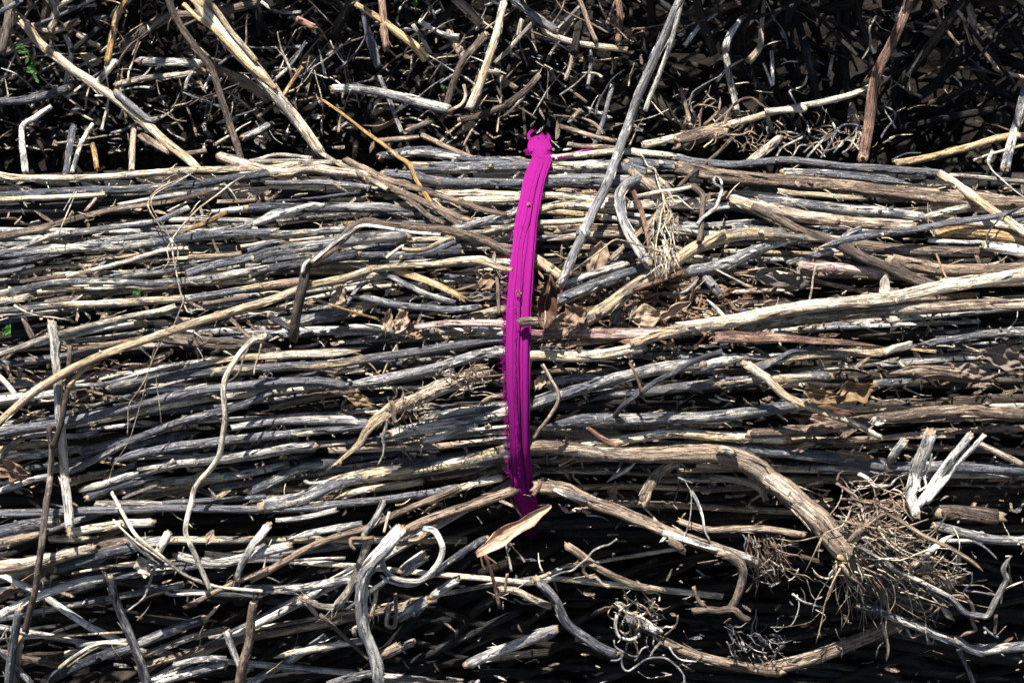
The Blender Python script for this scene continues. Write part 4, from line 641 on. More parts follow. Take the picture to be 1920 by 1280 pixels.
# the loose heap behind the bundle
STICKS += r'''
@ sticks of the brush heap behind the bundle
pole c 60-58 h18 n | P 60,60,-10 150,150 220,240 330,330 420,400 490,445 560,492 620,535 680,580 750,635 820,692 900,772 950,815 1000,855 1060,900,10 1110,950,4 | long pale branch slanting down from the top left corner
+forked_spur w 40 h24 n | P 655,520 720,580 780,630 840,672 870,672
stem k 42-38 h26 n | P 948,-10 965,50 990,105 1030,170 1080,240 1130,310 1180,372 1215,455 1240,540 1270,630 1300,720 1330,810 1355,900,6 | dark bent stem rising from the bundle's top left of centre
stem s 92-62 h28 n | P 1110,-20 1180,90 1250,185 1320,270 1400,352 1460,420 1500,472 1540,520 1580,572 1640,640 1700,712 1750,780 1810,865,4 | thick frayed straw stem leaning from the top to the bundle
+loose_strand o 30 h34 n | P 1035,25 1110,100 1200,165 1300,270 1400,372 1480,440 1550,500
+loose_strand s 36 h34 n | P 1170,0 1240,90 1300,180 1370,260 1440,345
twig b 60 h6 | P 1210,385 1270,410 1330,440 1400,470 1450,510 1500,555 | short tan stick between dark bent stem and frayed straw stem
twig s 40 h4 | P 660,480 730,458 800,440 900,432 1000,430 1140,402 | thin tan stick left of the dark bent stem
twig w 50 h2 | P 790,345 900,352 1000,348 1130,360 | pale stick end left of the dark bent stem's middle
twig g 52 h6 | P -10,572 80,568 170,570 270,535 380,498 | grey cracked stick at the left edge of the rear heap
stem w 30-44 h22 n | P 285,602 200,660 130,710 122,770 128,840 145,970,6 | pale hooked stem bent like a cane at the left
twig o 40 h6 n | P 705,5 670,70 648,130 630,220 605,350 | upright ochre twig at the top left
stem b 42 h8 n | P 275,-5 310,50 305,110 290,165 | forked brown twig at the very top left
+side_branch s 34 h8 n | P 310,45 355,20 400,-5
twig b 40 h5 | P 195,150 250,190 340,168 430,122 | curved brown twig crossing the long pale branch's top
twig g 22 h10 n | P 195,142 300,102 420,48 535,-8 | thin grey twig slanting at the top left
twig k 62 h20 n | P 38,-10 58,60 38,160 5,300 | dark tan stake in the top left corner
twig g 32 h24 n | P -10,72 50,42 120,0 | short grey twig over the stake in the corner
twig b 52 h2 | P 985,90 1080,85 1150,80 1350,42 1500,0 | grey brown stick across the top behind the frayed straw stem
twig w 36 h6 n | P 545,465 600,405 650,340 | pale torn twig in the middle of the left rear heap
twig g 40 h4 n | P 412,715 400,800 388,870 370,980,0 | upright grey twig behind the bundle's left end
twig g 30 h8 n | P 520,700 470,780 440,850 405,970,0 | leaning grey twig behind the bundle's left end
twig b 36 h4 n | P 755,705 748,800 740,960,0 | upright brown twig behind the bundle near the long pale branch
twig o 32 h2 n | P 520,815 535,880 545,950,-4 | yellowish upright stub behind the bundle's left end
twig b 46 h6 n | P 795,770 870,812 950,855 | tan stub beside the long pale branch's foot
twig b 36 h0 | P 1045,868 1100,862 1155,848 | small tan stick behind the bundle near the dark stem's foot
straw w 24 h10 n | P 1085,405 1055,450 1042,505 | small white straw left of the dark bent stem
tendril g 16 h10 n | P 1030,520 1090,545 1160,570 1245,605 | thin knobbly tendril touching the dark bent stem
twig o 26 h10 n | P 1700,378 1650,450 1590,545 | short orange twig right of the frayed straw stem
twig g 22 h6 n | P 1520,465 1580,420 1640,360 1720,240 | thin grey twig right of the frayed straw stem
twig r 40 h2 | P 1670,105 1720,135 1765,158 | short reddish stick near the top left of centre
blade w 20 h10 f n | P 1470,10 1530,52 1600,72 1690,68 | curved whitish grass blade at the top
twig w 48 h2 n | P 1375,775 1440,745 1510,705 | pale broken stick behind the bundle's top edge
twig k 62 h-14 | P 690,260 800,180 900,118 970,85 | shaded thick stick behind the upright ochre twig
twig b 46 h0 | P 40,290 120,250 200,225 280,205 | short brown stick crossing behind the corner stake
twig g 34 h0 n | P 370,200 400,300 370,480 | pale broken upright twig beside the long pale branch
twig b 30 h4 | P 440,200 500,235 560,262 | small tan twig at upper left near the ochre twig
reed c 44-54 h34 o1 n | Q 915,20,30 900,80 880,170 850,270 825,345 800,420 775,490 745,560 722,612 | hollow pale reed pointing down with its cut mouth open
+side_stub s 28 h34 n | Q 830,400 860,405 885,400
twig w 50-60 h16 | Q -40,498 60,498 130,502 200,512 280,535 350,552 450,580 520,595 600,615 | pinkish white stick left of the hollow pale reed
stem k 42 h14 n | Q 680,672 780,650 880,610 950,575 1010,532 1060,485 1105,432 | curved dark brown stem below the hollow pale reed
twig r 44 h10 n | Q 228,-5 235,80 242,180 252,270 | upright reddish brown stick at the top centre left
stem o 34-64 h10 n | Q 85,22 160,70 230,118 310,180 370,225 430,275 475,330 | yellow stalk slanting to a dark broken base near the top
twig g 36 h6 n | Q 125,60 142,160 160,250 205,380 | split grey twig left of the upright reddish stick
+split_prong w 26 h6 n | Q 150,160 190,260 210,370
twig b 54 h4 | Q 640,-5 700,50 770,130 | brown stick at the top left of the hollow reed
twig g 46 h12 | Q 955,-10 1020,40 1090,92 1150,135 1205,172 | grey stick slanting at the top right of the hollow reed
twig s 36 h10 | Q 1140,175 1200,205 1290,240 1380,252 1450,262 1530,270 1605,280 | pale stick with broken tip right of the hollow reed
twig s 28 h12 n | Q 1085,120 1040,170 1000,212 930,290 865,355 | straw twig slanting behind the hollow reed
twig s 30 h10 n | Q 1015,115 1005,160 995,210 | short cream stub above the slanting straw twig
twig b 28 h14 n | Q 1338,-5 1375,90 1400,160 1432,235 | thin tan twig hanging at the top right of centre
twig g 20 h12 n | Q 1345,30 1280,100 1205,172 | thin grey twig meeting the grey stick's tip
twig b 30 h16 n | Q 1230,712 1320,738 1400,762 1540,795 | thin tan twig above the knot's right side
twig s 36 h12 n | Q 1278,812 1360,825 1440,828 1545,835 | straw stick just right of the ribbon's knot
twig b 26 h6 n | Q 1280,690 1310,655 1342,618 | short stub above the knot's right side
twig b 36 h10 n | Q 458,765 530,798 600,832 680,865 745,892 | brown twig lying down to the skyline left of the knot
twig b 36 h8 | Q 215,795 320,785 435,772 | tan twig on the skyline near the bent golden blade
stem k 48-36 h8 n | Q 805,205 740,280 680,352 645,430 615,510 590,590 565,668 | dark stem with a pale tip left of the hollow reed
twig s 34 h8 n | Q 360,742 430,715 515,680 | pale chip of stick below the pinkish white one
twig r 42 h-6 n | Q 1555,-5 1568,100 1555,240 | dark red stick at the top behind the leaning twig
twig b 50 h0 n | Q 610,195 650,260 700,335 | tan stub left of the dark stem
twig g 28 h4 n | Q 215,430 260,540 300,640 340,745 | grey thin twig below the split grey twig
twig g 32 h4 n | Q 1525,480 1490,620 1470,690 1440,770 1425,815 | dark grey twig standing right of the knot
twig w 16 h8 n | Q 558,468 600,440 655,408 | tiny white straw left of the dark stem
tendril b 22 h8 n | Q 690,480 700,540 680,585 640,612 600,620 | small tan loop at the dark stem's pale tip
twig b 36 h2 n | Q 880,415 930,460 985,500 | short brown stick behind the hollow reed's mouth
twig b 26 h4 n | Q 1300,265 1290,360 1260,450 | reddish thin twig hanging under the pale stick with broken tip
twig g 24 h0 n | Q 1405,290 1400,400 1385,500 | dim thin twig left of the leaning twig
twig w 30 h6 | Q 440,120 520,170 580,200 660,205 | pale twig in the litter left of the hollow reed
twig g 26 h6 n | Q 405,145 450,210 500,300 | blue grey thin twig beside the yellow stalk
pole r 58-66 h34 n | R 1275,-15,40 1255,60 1230,125 1195,205 1160,282 1120,350 1090,420 1070,510 1060,600 1050,690 1035,780 1015,895,4 | thick reddish brown branch standing at the upper right
twig s 38-46 h20 | R 1055,490 980,525 900,548 800,572 700,592 580,612 470,642 400,665 300,692 200,712 100,740 0,765 Q 1780,800 1700,815 | pale stick running left from the reddish brown branch
+side_branch s 36 h24 n | R 690,617 600,620 470,628
stem g 40 h10 n | R 305,625 285,530 262,430 250,350 238,275 | grey upright stem with a shredded white top
+shredded_top w 50-30 h12 y1 n | R 240,275 255,220 290,165 325,115
twig s 56 h10 n | R 375,912,0 430,870 490,825 545,780 | pale stub end leaning on the skyline left of the reddish branch
stem b 22-50 h20 n | R 462,-10 450,80 440,160 440,240 420,290 370,345 | bent tan stem hanging like a hockey stick
twig w 22 h14 n | R 500,288 505,380 508,478 | white straight straw forming a V with another
+side_branch w 14 h14 n | R 455,358 480,420 500,478
stem b 44-26 h6 n | R 1590,-10 1620,70 1640,150 1660,230 1720,320 1800,400 1930,445 | dark curved stem at the top right corner
+side_branch b 26 h8 n | R 1665,230 1700,205 1745,172
twig b 20 h6 n | R 1405,-5 1440,100 1500,190 1555,255 | thin brown twig at the top right
stem g 46-62 h14 n | R 1925,500 1905,580 1880,690 1850,800 1815,950,2 | grey stake rising at the right edge behind the bundle
twig o 44 h14 | R 1205,915,6 1300,905,8 1400,885 1480,862 1560,842 1650,815 1730,788 1820,768 1930,768 | ochre stick on the skyline bending up to the right edge
twig s 18 h12 n | R 1640,900 1760,860 1925,815 | thin straw twig along the skyline at the right edge
tendril g 12 h10 n | R 1010,335 1050,265 1055,210 1050,160 1090,90 | thin wavy tendril left of the reddish branch
twig b 28 h12 n | R -10,505 15,590 50,725 | tan thin twig at the left of the rear root crown
twig w 26 h6 n | R 15,255 70,180 110,130 190,75 260,10 | row of pale broken straw at the top right of centre
twig g 18 h8 n | R 1310,120 1370,138 1430,130 | small pale straw right of the reddish branch's top
root b 100-70 h14 n | R -20,800 60,770 140,750 230,745 | dusty rear root crown with curling rootlets
'''
STICKS += r'''
@ roots and fibres caught on the pile
grass_string s 13 h26 n | A 1725,190 1640,235 1560,300 1480,360 1400,420 1330,490 1270,560 1225,620 1215,650 | pale frayed grass string knotted and dangling over the left half of the bundle
+strand s 11 h27 n | A 1385,150 1280,205 1150,262 1080,315 1050,360 1045,400 1080,470 1130,540 1185,600 1215,650
+strand s 8 h27 n | A 1370,158 1260,225 1130,290 1075,340 1070,400 1110,480 1170,560 1205,640
+strand s 13 h27 n | A 1215,650 1218,720 1230,800 1245,870 1262,950 1280,1030 1300,1095
+strand s 11 h28 n | A 1215,650 1250,690 1257,740 1240,800 1232,850
+strand s 8 h27 n | A 1215,640 1180,700 1190,770 1175,820 1120,870
+strand s 8 h27 n | A 1300,1095 1330,1150 1380,1130 1450,1130
+strand s 9 h27 n | A 1290,1085 1260,1160 1225,1240 E 1180,80 1110,200 1070,300 1020,430 960,520 910,600 905,700 900,810
+strand s 6 h27 n | E 1190,80 1100,180 1060,320 1000,560 960,700 910,850 850,950 790,1050 765,1160
+strand s 6 h26 n | E 1100,330 1105,430 1120,560 1135,680 1140,745
+knot s 24 h28 n | A 1205,635 1222,660
straw s 9 h24 n | A 540,300 500,390 465,470 440,530 415,600 | two fine straws hanging over the charcoal stick at far left
+strand s 7 h24 n | A 525,300 490,360 450,430
fibre_tuft s 10 h36 n | C 1060,310 1075,380 1050,460 1040,540 1020,640 1015,740 1020,800 | shaggy pale fibre tuft hanging right of the hooked pale stem
+strand s 9 h38 n | C 1070,330 1100,420 1105,500 1130,580 1150,680
+strand s 9 h36 n | C 1050,340 1030,450 1035,560 1000,660 970,740
+strand s 8 h40 n | C 1050,300 1020,200 1000,130 960,120 930,60 900,30
+strand s 8 h40 n | C 1060,260 1030,180 1010,140
+strand s 36-10 h34 f n | C 1070,640 1090,700 1110,770 1100,860
+strand s 10 h36 n | C 1090,350 1160,330 1230,390 1270,420
+strand s 20-6 h36 f n | C 1075,370 1040,430 1060,480 1090,440 1120,510
curled_fibres w 9 h18 n | G 20,420 30,395 60,400 55,380 90,370 115,385 105,410 80,400 85,380 | small springy curl of white fibre on the long grey and cream stick
root_ball s 28 h10 n | L 690,745 740,790 800,820 870,850 950,900 1000,940 | shredded straw root ball with looping white roots at the bottom
+rootlet w 26 h14 n | L 700,830 690,900 710,965 770,990 820,980 850,955
+rootlet w 17 h16 n | L 660,1130 710,1125 740,1095 720,1060 730,1110 740,1180 775,1200 830,1165 900,1120 1000,1108 1060,1135 1110,1180 1145,1230 1150,1300
+rootlet w 14 h14 n | L 680,995 690,1040 740,1070 800,1100 840,1095 870,1050 910,1035
+rootlet w 18 h14 n | L 920,1105 945,1060 990,1010
+rootlet s 15 h14 n | L 760,1060 770,1010 810,1000 830,1040 840,1100 820,1130
+rootlet s 22 h18 n | L 700,745 730,750 745,780 720,800
+rootlet b 14 h12 n | L 740,655 780,720 850,755 890,780 930,840
+rootlet b 14 h14 n | L 1105,830 1100,880 1060,930 1020,960
+pale_core w 62 h12 f n | L 760,850 820,870 900,905 970,935
+rootlet w 12 h14 n | L 1050,1040 1080,1090 1130,1125 1230,1138
+rootlet b 12 h14 n | L 870,665 910,720 980,770
root_tuft g 12 h8 n | L 1590,300 1620,380 1640,450 1680,520 M 130,560 | tuft of fine grey hair roots hanging below the pale broken pole
+rootlet g 12 h10 n | L 1540,290 1560,330 1550,380 1600,460
+rootlet g 9 h10 n | L 1590,500 1650,515 1670,490 1640,470
+rootlet w 9 h10 n | L 1560,540 1610,580 1660,605 1720,620
+rootlet w 12 h10 n | L 1625,580 1700,545 M 20,540 100,525
+rootlet w 10 h10 n | M 205,602 250,570 275,520
dark_root_tuft g 9 h2 n | L 1430,880 1450,950 1500,1020 1560,1080 | tuft of broken fine roots above the dappled tan log
+rootlet g 9 h4 n | L 1610,935 1640,970 1660,1010
+rootlet g 8 h4 n | L 1500,940 1540,1000 1620,1060 1700,1080
rootlet w 9 h10 n | M 265,690 278,760 262,830 225,895 160,908 90,908 | thin white rootlet curling in the dark gap at the lower right
+side_branch w 18 h10 n | M 235,685 300,735 360,755 435,775
+side_branch w 8 h10 n | M 330,590 345,640 360,690 385,725
+side_branch w 9 h10 n | M 390,790 455,835 430,880 412,930 422,975
rootlet g 8 h8 n | M 520,915 540,970 570,1020 560,1110 | fine hair root hanging from the shaded stout branch
fibre w 2.6 h22 n | F 1298,905 H 1170,1110 1210,1120 1240,1170 1265,1240 L 1195,20 1190,160 1165,260 1135,330 | thin looped grass fibre draped over the pale broken pole
+strand w 26-12 h22 f n | L 1195,0 1240,80 1270,170 1285,260 1320,330
seed_pod g 62 h8 n | M 1325,425 1335,455 1335,490 | small round grey seed pod below the root mass
root_net g 16 h4 n | R 420,705 500,740 600,745 690,765 780,785 | net of curling bare rootlets on the skyline by the reddish branch
+rootlet g 13 h10 n | R 700,430 680,480 620,508 600,515 630,570 660,640 700,700 715,760
+rootlet g 17 h8 n | R 700,885 760,820 820,760 860,740 840,680
+rootlet g 15 h6 n | R 780,885 830,810 860,750 900,705 960,700 1010,715
+rootlet b 13 h6 n | R 870,800 940,790 1000,850
+rootlet g 14 h4 n | R 530,875 560,830 620,800 690,765
+rootlet g 13 h4 n | R 850,860 900,800 960,750 980,720
+rootlet b 14 h6 n | R 680,860 740,810 800,790 870,740
+rootlet g 12 h10 n | R 1100,598 1150,605 1190,630 1195,665 1150,720 1115,775
+rootlet g 12 h10 n | R 1130,805 1190,770
+rootlet b 11 h10 n | R 955,615 995,690
+rootlet g 11 h10 n | R 945,580 930,665
+rootlet g 12 h4 n | R 1180,900 1260,865 1340,862
+rootlet b 11 h6 n | R 530,680 580,720 575,740
+rootlet g 11 h4 n | R 620,880 660,820 740,830 800,880
+rootlet g 12 h5 n | R 900,860 940,830 990,740 1010,780
'''
# rootlets that belong to sticks above: (part of the parent's label, lines)
ROOTS = {
'dusty rear root crown': '''
b 14 h20 | R 95,720 100,640 120,580 160,555 200,575
b 14 h22 | R 60,720 75,670 50,620 45,585 70,570
b 18 h20 | R 120,700 170,660 205,610 212,545
b 15 h22 | R 230,700 270,610 330,560 390,550 430,580 475,610
b 12 h22 | R 200,610 160,600 100,590 60,600
g 11 h24 | R 35,600 55,525 100,490 160,455 210,430 240,395
b 12 h20 | R 180,690 240,640 280,600 320,580
b 11 h18 | R 130,515 150,545 200,575
b 13 h18 | R 20,740 10,700 30,640
b 14 h16 | R 250,760 330,760 380,740 420,760
b 12 h14 | R 350,740 380,700 370,660
g 16 h14 | R 455,660 475,700 475,740
b 12 h16 | R 230,650 260,660 300,620 330,650''',
'big uprooted brown stem': '''
g 34-44 h30 | M 680,370 760,420 850,475 930,530 1000,565 1080,600 1150,640 1230,680 1300,720 1360,790 1410,822 1480,830 1535,832 1580,750 1610,690 1650,620 1660,580 1640,530 1660,480 1700,430
b 36-28 h36 | M 610,335 660,280 720,235 780,190 850,155 920,180 1000,230 1100,290 1220,350 1300,390 1400,450 1460,495 1510,540
s 46-34 h24 | M 1040,495 1100,440 1200,365 1260,315 1330,285
s 38 h26 | M 560,490 600,545 650,590 700,625
b 26 h22 | M 870,655 930,700 1000,715 1080,710 1150,670 1210,635 1290,590 1360,565 1430,545
b 30 h26 | M 1110,580 1140,575 1160,605 1195,605
b 32 h22 | M 1060,545 1150,540 1220,565 1270,620 1295,690
b 28 h20 | M 1300,700 1370,705 1420,745 1440,800 1435,870 1455,925 1400,945 1340,980
b 24 h20 | M 995,920 1030,975 1080,955 1130,955 1145,1010 1170,1010 1175,975
b 24 h18 | M 835,880 850,950 870,1030 870,1080 858,1140
g 12 h16 | M 880,950 860,990 810,1040 790,1115
b 26-40 h20 | M 1230,770 1270,830 1320,860
g 16 h22 | M 1380,665 1480,675 1580,692 1640,665 1700,630 1778,600
g 14 h24 | M 1430,545 1430,610 1390,650 1370,690
g 14 h24 | M 1330,500 1380,530 1430,548
b 24 h24 | M 700,640 740,610 780,560 800,500
s 22 h30 | M 630,340 700,310 760,320 800,335
b 18 h30 | M 740,275 830,235 930,250 1000,270 1060,300 1110,305
b 20 h28 | M 560,55 640,55 720,75 790,85
b 24 h26 | M 600,-10 650,60 700,120 710,200
g 17 h26 | M 1440,335 1500,365 1560,415 1605,460
b 20 h22 | M 930,740 1000,770 1050,790 1120,805 1160,790 1165,760
b 14 h22 | M 1010,870 1080,840 1150,830 1220,770 1225,720
b 26 h18 | M 825,650 832,720 825,780
b 22 h24 | M 830,375 920,385 1000,410
b 20 h22 | M 860,470 930,430 960,390 1000,340 1040,290
b 20 h20 | M 1000,500 1070,520 1160,520 1280,545
b 22 h18 | M 870,600 930,640 970,600 1010,650 1040,700
b 20 h20 | M 920,560 960,600 1000,660 1060,650 1110,700
s 18 h18 | M 700,540 620,500 560,530 500,570 460,585 400,560 365,510
w 14 h18 | M 580,540 520,520 480,560 500,600
b 16 h26 | I 560,1130 580,1080 620,1060
g 10 h28 | I 680,960 665,925 690,910
g 12 h28 | I 710,945 740,890 750,875
b 26 h28 | I 560,1150 620,1190 690,1235 720,1270
s 30 h30 | I 720,1085 780,1120 830,1170 900,1170 960,1160
g 12 h28 | I 830,1190 920,1180 980,1120 1060,1080
g 10 h28 | I 640,1190 700,1200 740,1150''',
}
# dry leaves: x, y, length, width, angle (deg, 0 = along the picture's width), material, height mm, roll, crumple, label
LEAVES = [
 (1027, 566, 96, 52, 82, 'k', 34, 1.3, 1.0, 'dark brown curled leaf standing beside the ribbon'),
 (1076, 590, 52, 42, 25, 'b', 30, .7, .8, 'tan brown leaf lobe below the dark curled leaf by the ribbon'),
 (1120, 487, 66, 44, 70, 't', 10, .3, .5, 'flat pale tan leaf behind the thin peaked straw'),
 (1217, 592, 66, 38, 8, 't', 10, .4, .7, 'crumpled tan leaf above the long pinkish reed'),
 (1268, 580, 64, 34, 28, 't', 18, 1.6, .4, 'rolled tan leaf like a small scroll right of the ribbon'),
 (1158, 592, 34, 28, 60, 'd', 8, .5, .8, 'small grey leaf scrap left of the crumpled tan leaf'),
 (1185, 583, 36, 16, 75, 'd', 10, .8, .6, 'narrow grey leaf scrap left of the rolled tan leaf'),
 (635, 557, 44, 32, 75, 't', 10, .3, .4, 'triangular tan leaf scrap right of the arched stem\'s leg'),
 (727, 601, 42, 24, 80, 't', 16, 1.1, .6, 'upright curled tan leaf left of the long pinkish reed'),
 (752, 603, 44, 32, 60, 't', 15, .6, .8, 'wrinkled tan leaf beside the upright curled tan leaf'),
 (779, 615, 38, 30, 40, 'b', 12, .6, .9, 'crumpled brown leaf at the start of the long pinkish reed'),
 (684, 574, 48, 24, 10, 't', 6, .4, .7, 'flat grey tan leaf under the thin orange twig'),
 (900, 558, 58, 20, 5, 'd', 10, .6, .9, 'dark leaf fragment left of the ribbon\'s middle'),
 (917, 527, 42, 28, 40, 'b', 8, .5, .8, 'dull leaf beside the short upright tan twig'),
 (678, 752, 52, 22, -14, 'y', 10, .6, 1.0, 'small wavy amber leaf above the peeled root end'),
 (1545, 742, 74, 38, -12, 'y', 22, 1.2, .9, 'amber curled leaf rim beside the straight pale peeled twig'),
 (1603, 733, 80, 48, 12, 'y', 22, 1.1, 1.0, 'larger amber crumpled leaf at the right middle'),
 (1552, 780, 110, 40, -4, 'k', 2, .4, .6, 'dark brown leaf in shade under the amber leaves'),
 (1882, 672, 96, 46, -18, 'g', 16, .7, 1.3, 'big crumpled grey brown leaf at the right edge'),
 (1828, 697, 64, 34, -6, 'g', 14, .6, 1.1, 'smaller grey brown leaf left of the big crumpled one'),
 (1465, 532, 100, 40, -10, 'd', 6, 1.2, 1.0, 'dark rolled leaf in the shaded hollow right of centre'),
 (1657, 537, 40, 20, 84, 'w', 22, .5, .3, 'small pointed whitish leaf standing on the long tan pole'),
 (1806, 556, 46, 16, 4, 'o', 4, .4, .8, 'orange leaf scrap under the long tan pole at right'),
 (28, 886, 66, 42, -12, 'b', 16, .9, 1.2, 'curled pinkish brown leaf at the left edge'),
 (394, 1006, 28, 16, 62, 't', 14, .4, .3, 'small bright tan leaf scrap hanging at lower left'),
 (270, 1062, 38, 28, -60, 'w', 18, .5, .9, 'torn whitish papery leaf at lower left'),
 (1013, 716, 32, 22, 60, 't', 6, .7, .8, 'small tan leaf scrap right of the ribbon above the grey stick'),
 (1510, 836, 38, 16, 20, 'b', 10, .5, .9, 'brown leaf scrap under the smooth brown stick'),
 (1647, 789, 28, 18, 6, 'w', 22, .6, .7, 'little pale leaf lying on the smooth brown stick'),
 (1603, 853, 70, 20, -8, 'b', 12, .5, 1.0, 'ragged brown leaf above the root mass'),
 (1755, 66, 54, 14, -12, 'g', -10, .6, .5, 'grey leaf in shade right of the reddish branch\'s top'),
 (1344, 97, 38, 15, 80, 't', -6, .7, .5, 'small tan leaf hanging by the shredded grey stem top'),
 (905, 6, 44, 24, 10, 'b', -20, .6, 1.1, 'brown crumpled leaf at the top edge near the hollow reed'),
 (1690, 28, 14, 22, 80, 'w', -6, .4, .4, 'pale seed flake left of the reddish branch\'s top'),
 (1678, 100, 14, 34, 70, 'w', 6, .5, .6, 'pale flaky husk beside the reddish branch'),
 (1630, 795, 20, 12, 40, 'd', 14, .4, .8, 'tiny dark leaf scrap above the straight peeled twig\'s tip'),
 (1195, 1165, 60, 28, -20, 'd', 2, .5, 1.0, 'grey shaded leaf scrap left of the straw root ball'),
 (668, 583, 26, 20, 30, 't', 12, .6, .7, 'small whitish tan leaf on the black and white stick\'s left tip'),
 (1300, 590, 30, 20, -20, 'b', 10, .6, .8, 'brown leaf scrap right of the rolled tan leaf'),
 (1062, 500, 44, 26, 55, 'b', 6, .6, .9, 'brown leaf behind the foot of the leaning grey twig'),
 (969, 989, 160, 31, 33, 'p', 40, .7, .12, 'peach dry reed leaf lying across the ribbon\'s lower end'),
]
GREENS = [(56, 102, 40, 60, 'fern like green sprig at the upper left'), (258, 547, 18, 8, 'small green leaf in the gap left of the grass string'),
          (14, 618, 24, 8, 'green leaf at the left edge of the bundle'), (778, 6, 14, 10, 'green shoot at the top edge'), (830, 163, 10, 8, 'tiny green leaf left of the hollow reed')]
# ---------------------------------------------------------------- the ground and the bank behind
def sheet(name, xs, ys, f, mat, kind='structure'):
    V = np.array([f(x, y) for y in ys for x in xs]); nx = len(xs); ny = len(ys)
    i = np.arange(nx * ny).reshape(ny, nx)
    q = np.dstack([i[:-1, :-1], i[:-1, 1:], i[1:, 1:], i[1:, :-1]]).reshape(-1, 4)
    mb = MB(); mb.add(V, q); return tag(mb.build(name, mat, origin=np.zeros(3)), kind=kind)
gx = np.concatenate([[-60, -20, -6], np.linspace(-2, 2, 90), [6, 20, 60]])
gy = np.concatenate([[-60, -20, -6], np.linspace(-2, 2, 90), [6, 20, 60]])
gnoise = rng.normal(0, .006, (len(gy), len(gx)))
sheet('ground', gx, gy, lambda x, y: (x, y, .02 * math.sin(x * 3.1) * math.cos(y * 2.3) + gnoise[int(np.searchsorted(gy, y)), int(np.searchsorted(gx, x))] * (abs(x) < 2)), M_soil)
bn = rng.normal(0, .015, (60, 80))
sheet('soil_bank', np.linspace(-2.2, 2.2, 80), np.linspace(0, 1, 60),
      lambda x, t: (x, .62 + .10 * math.sin(x * 2.1) + .35 * t + bn[int(t * 59.001), int(round((x + 2.2) / 4.4 * 79))], 1.25 * t - .05), M_soil)

# ---------------------------------------------------------------- sticks
NAMES = {'twig': 'dry_twig', 'reed': 'dry_reed', 'stem': 'dry_stick', 'pole': 'long_stick', 'blade': 'dry_grass', 'strip': 'peeled_bark', 'block': 'chopped_wood'}
CATS = {'pole': 'stick', 'blade': 'grass blade', 'strip': 'bark', 'block': 'wood', 'grass_string': 'grass', 'fibre_tuft': 'fibre', 'curled_fibres': 'fibre',
        'root_ball': 'root', 'root_tuft': 'root', 'dark_root_tuft': 'root', 'root_net': 'root', 'rootlet': 'root', 'seed_pod': 'seed pod', 'tendril': 'tendril'}
def fray(mb, P, dirv, r, n, length, g):
    for _ in range(n):
        d = dirv + g.normal(0, .28, 3); d /= np.linalg.norm(d)
        s = P + g.normal(0, r * .55, 3) - dirv * r; L = length * g.uniform(.4, 1.2)
        c = np.array([s, s + d * L * .5 + g.normal(0, L * .06, 3), s + d * L + g.normal(0, L * .15, 3) + np.array((0, 0, -L * .15))])
        pp = spline(np.array(c), L / 5.)
        tube(mb, pp, np.linspace(r * g.uniform(.10, .26), r * .03, len(pp)), 5, g.uniform(.5, 1), .1, None, (0, 0), (0, 1), g=g)
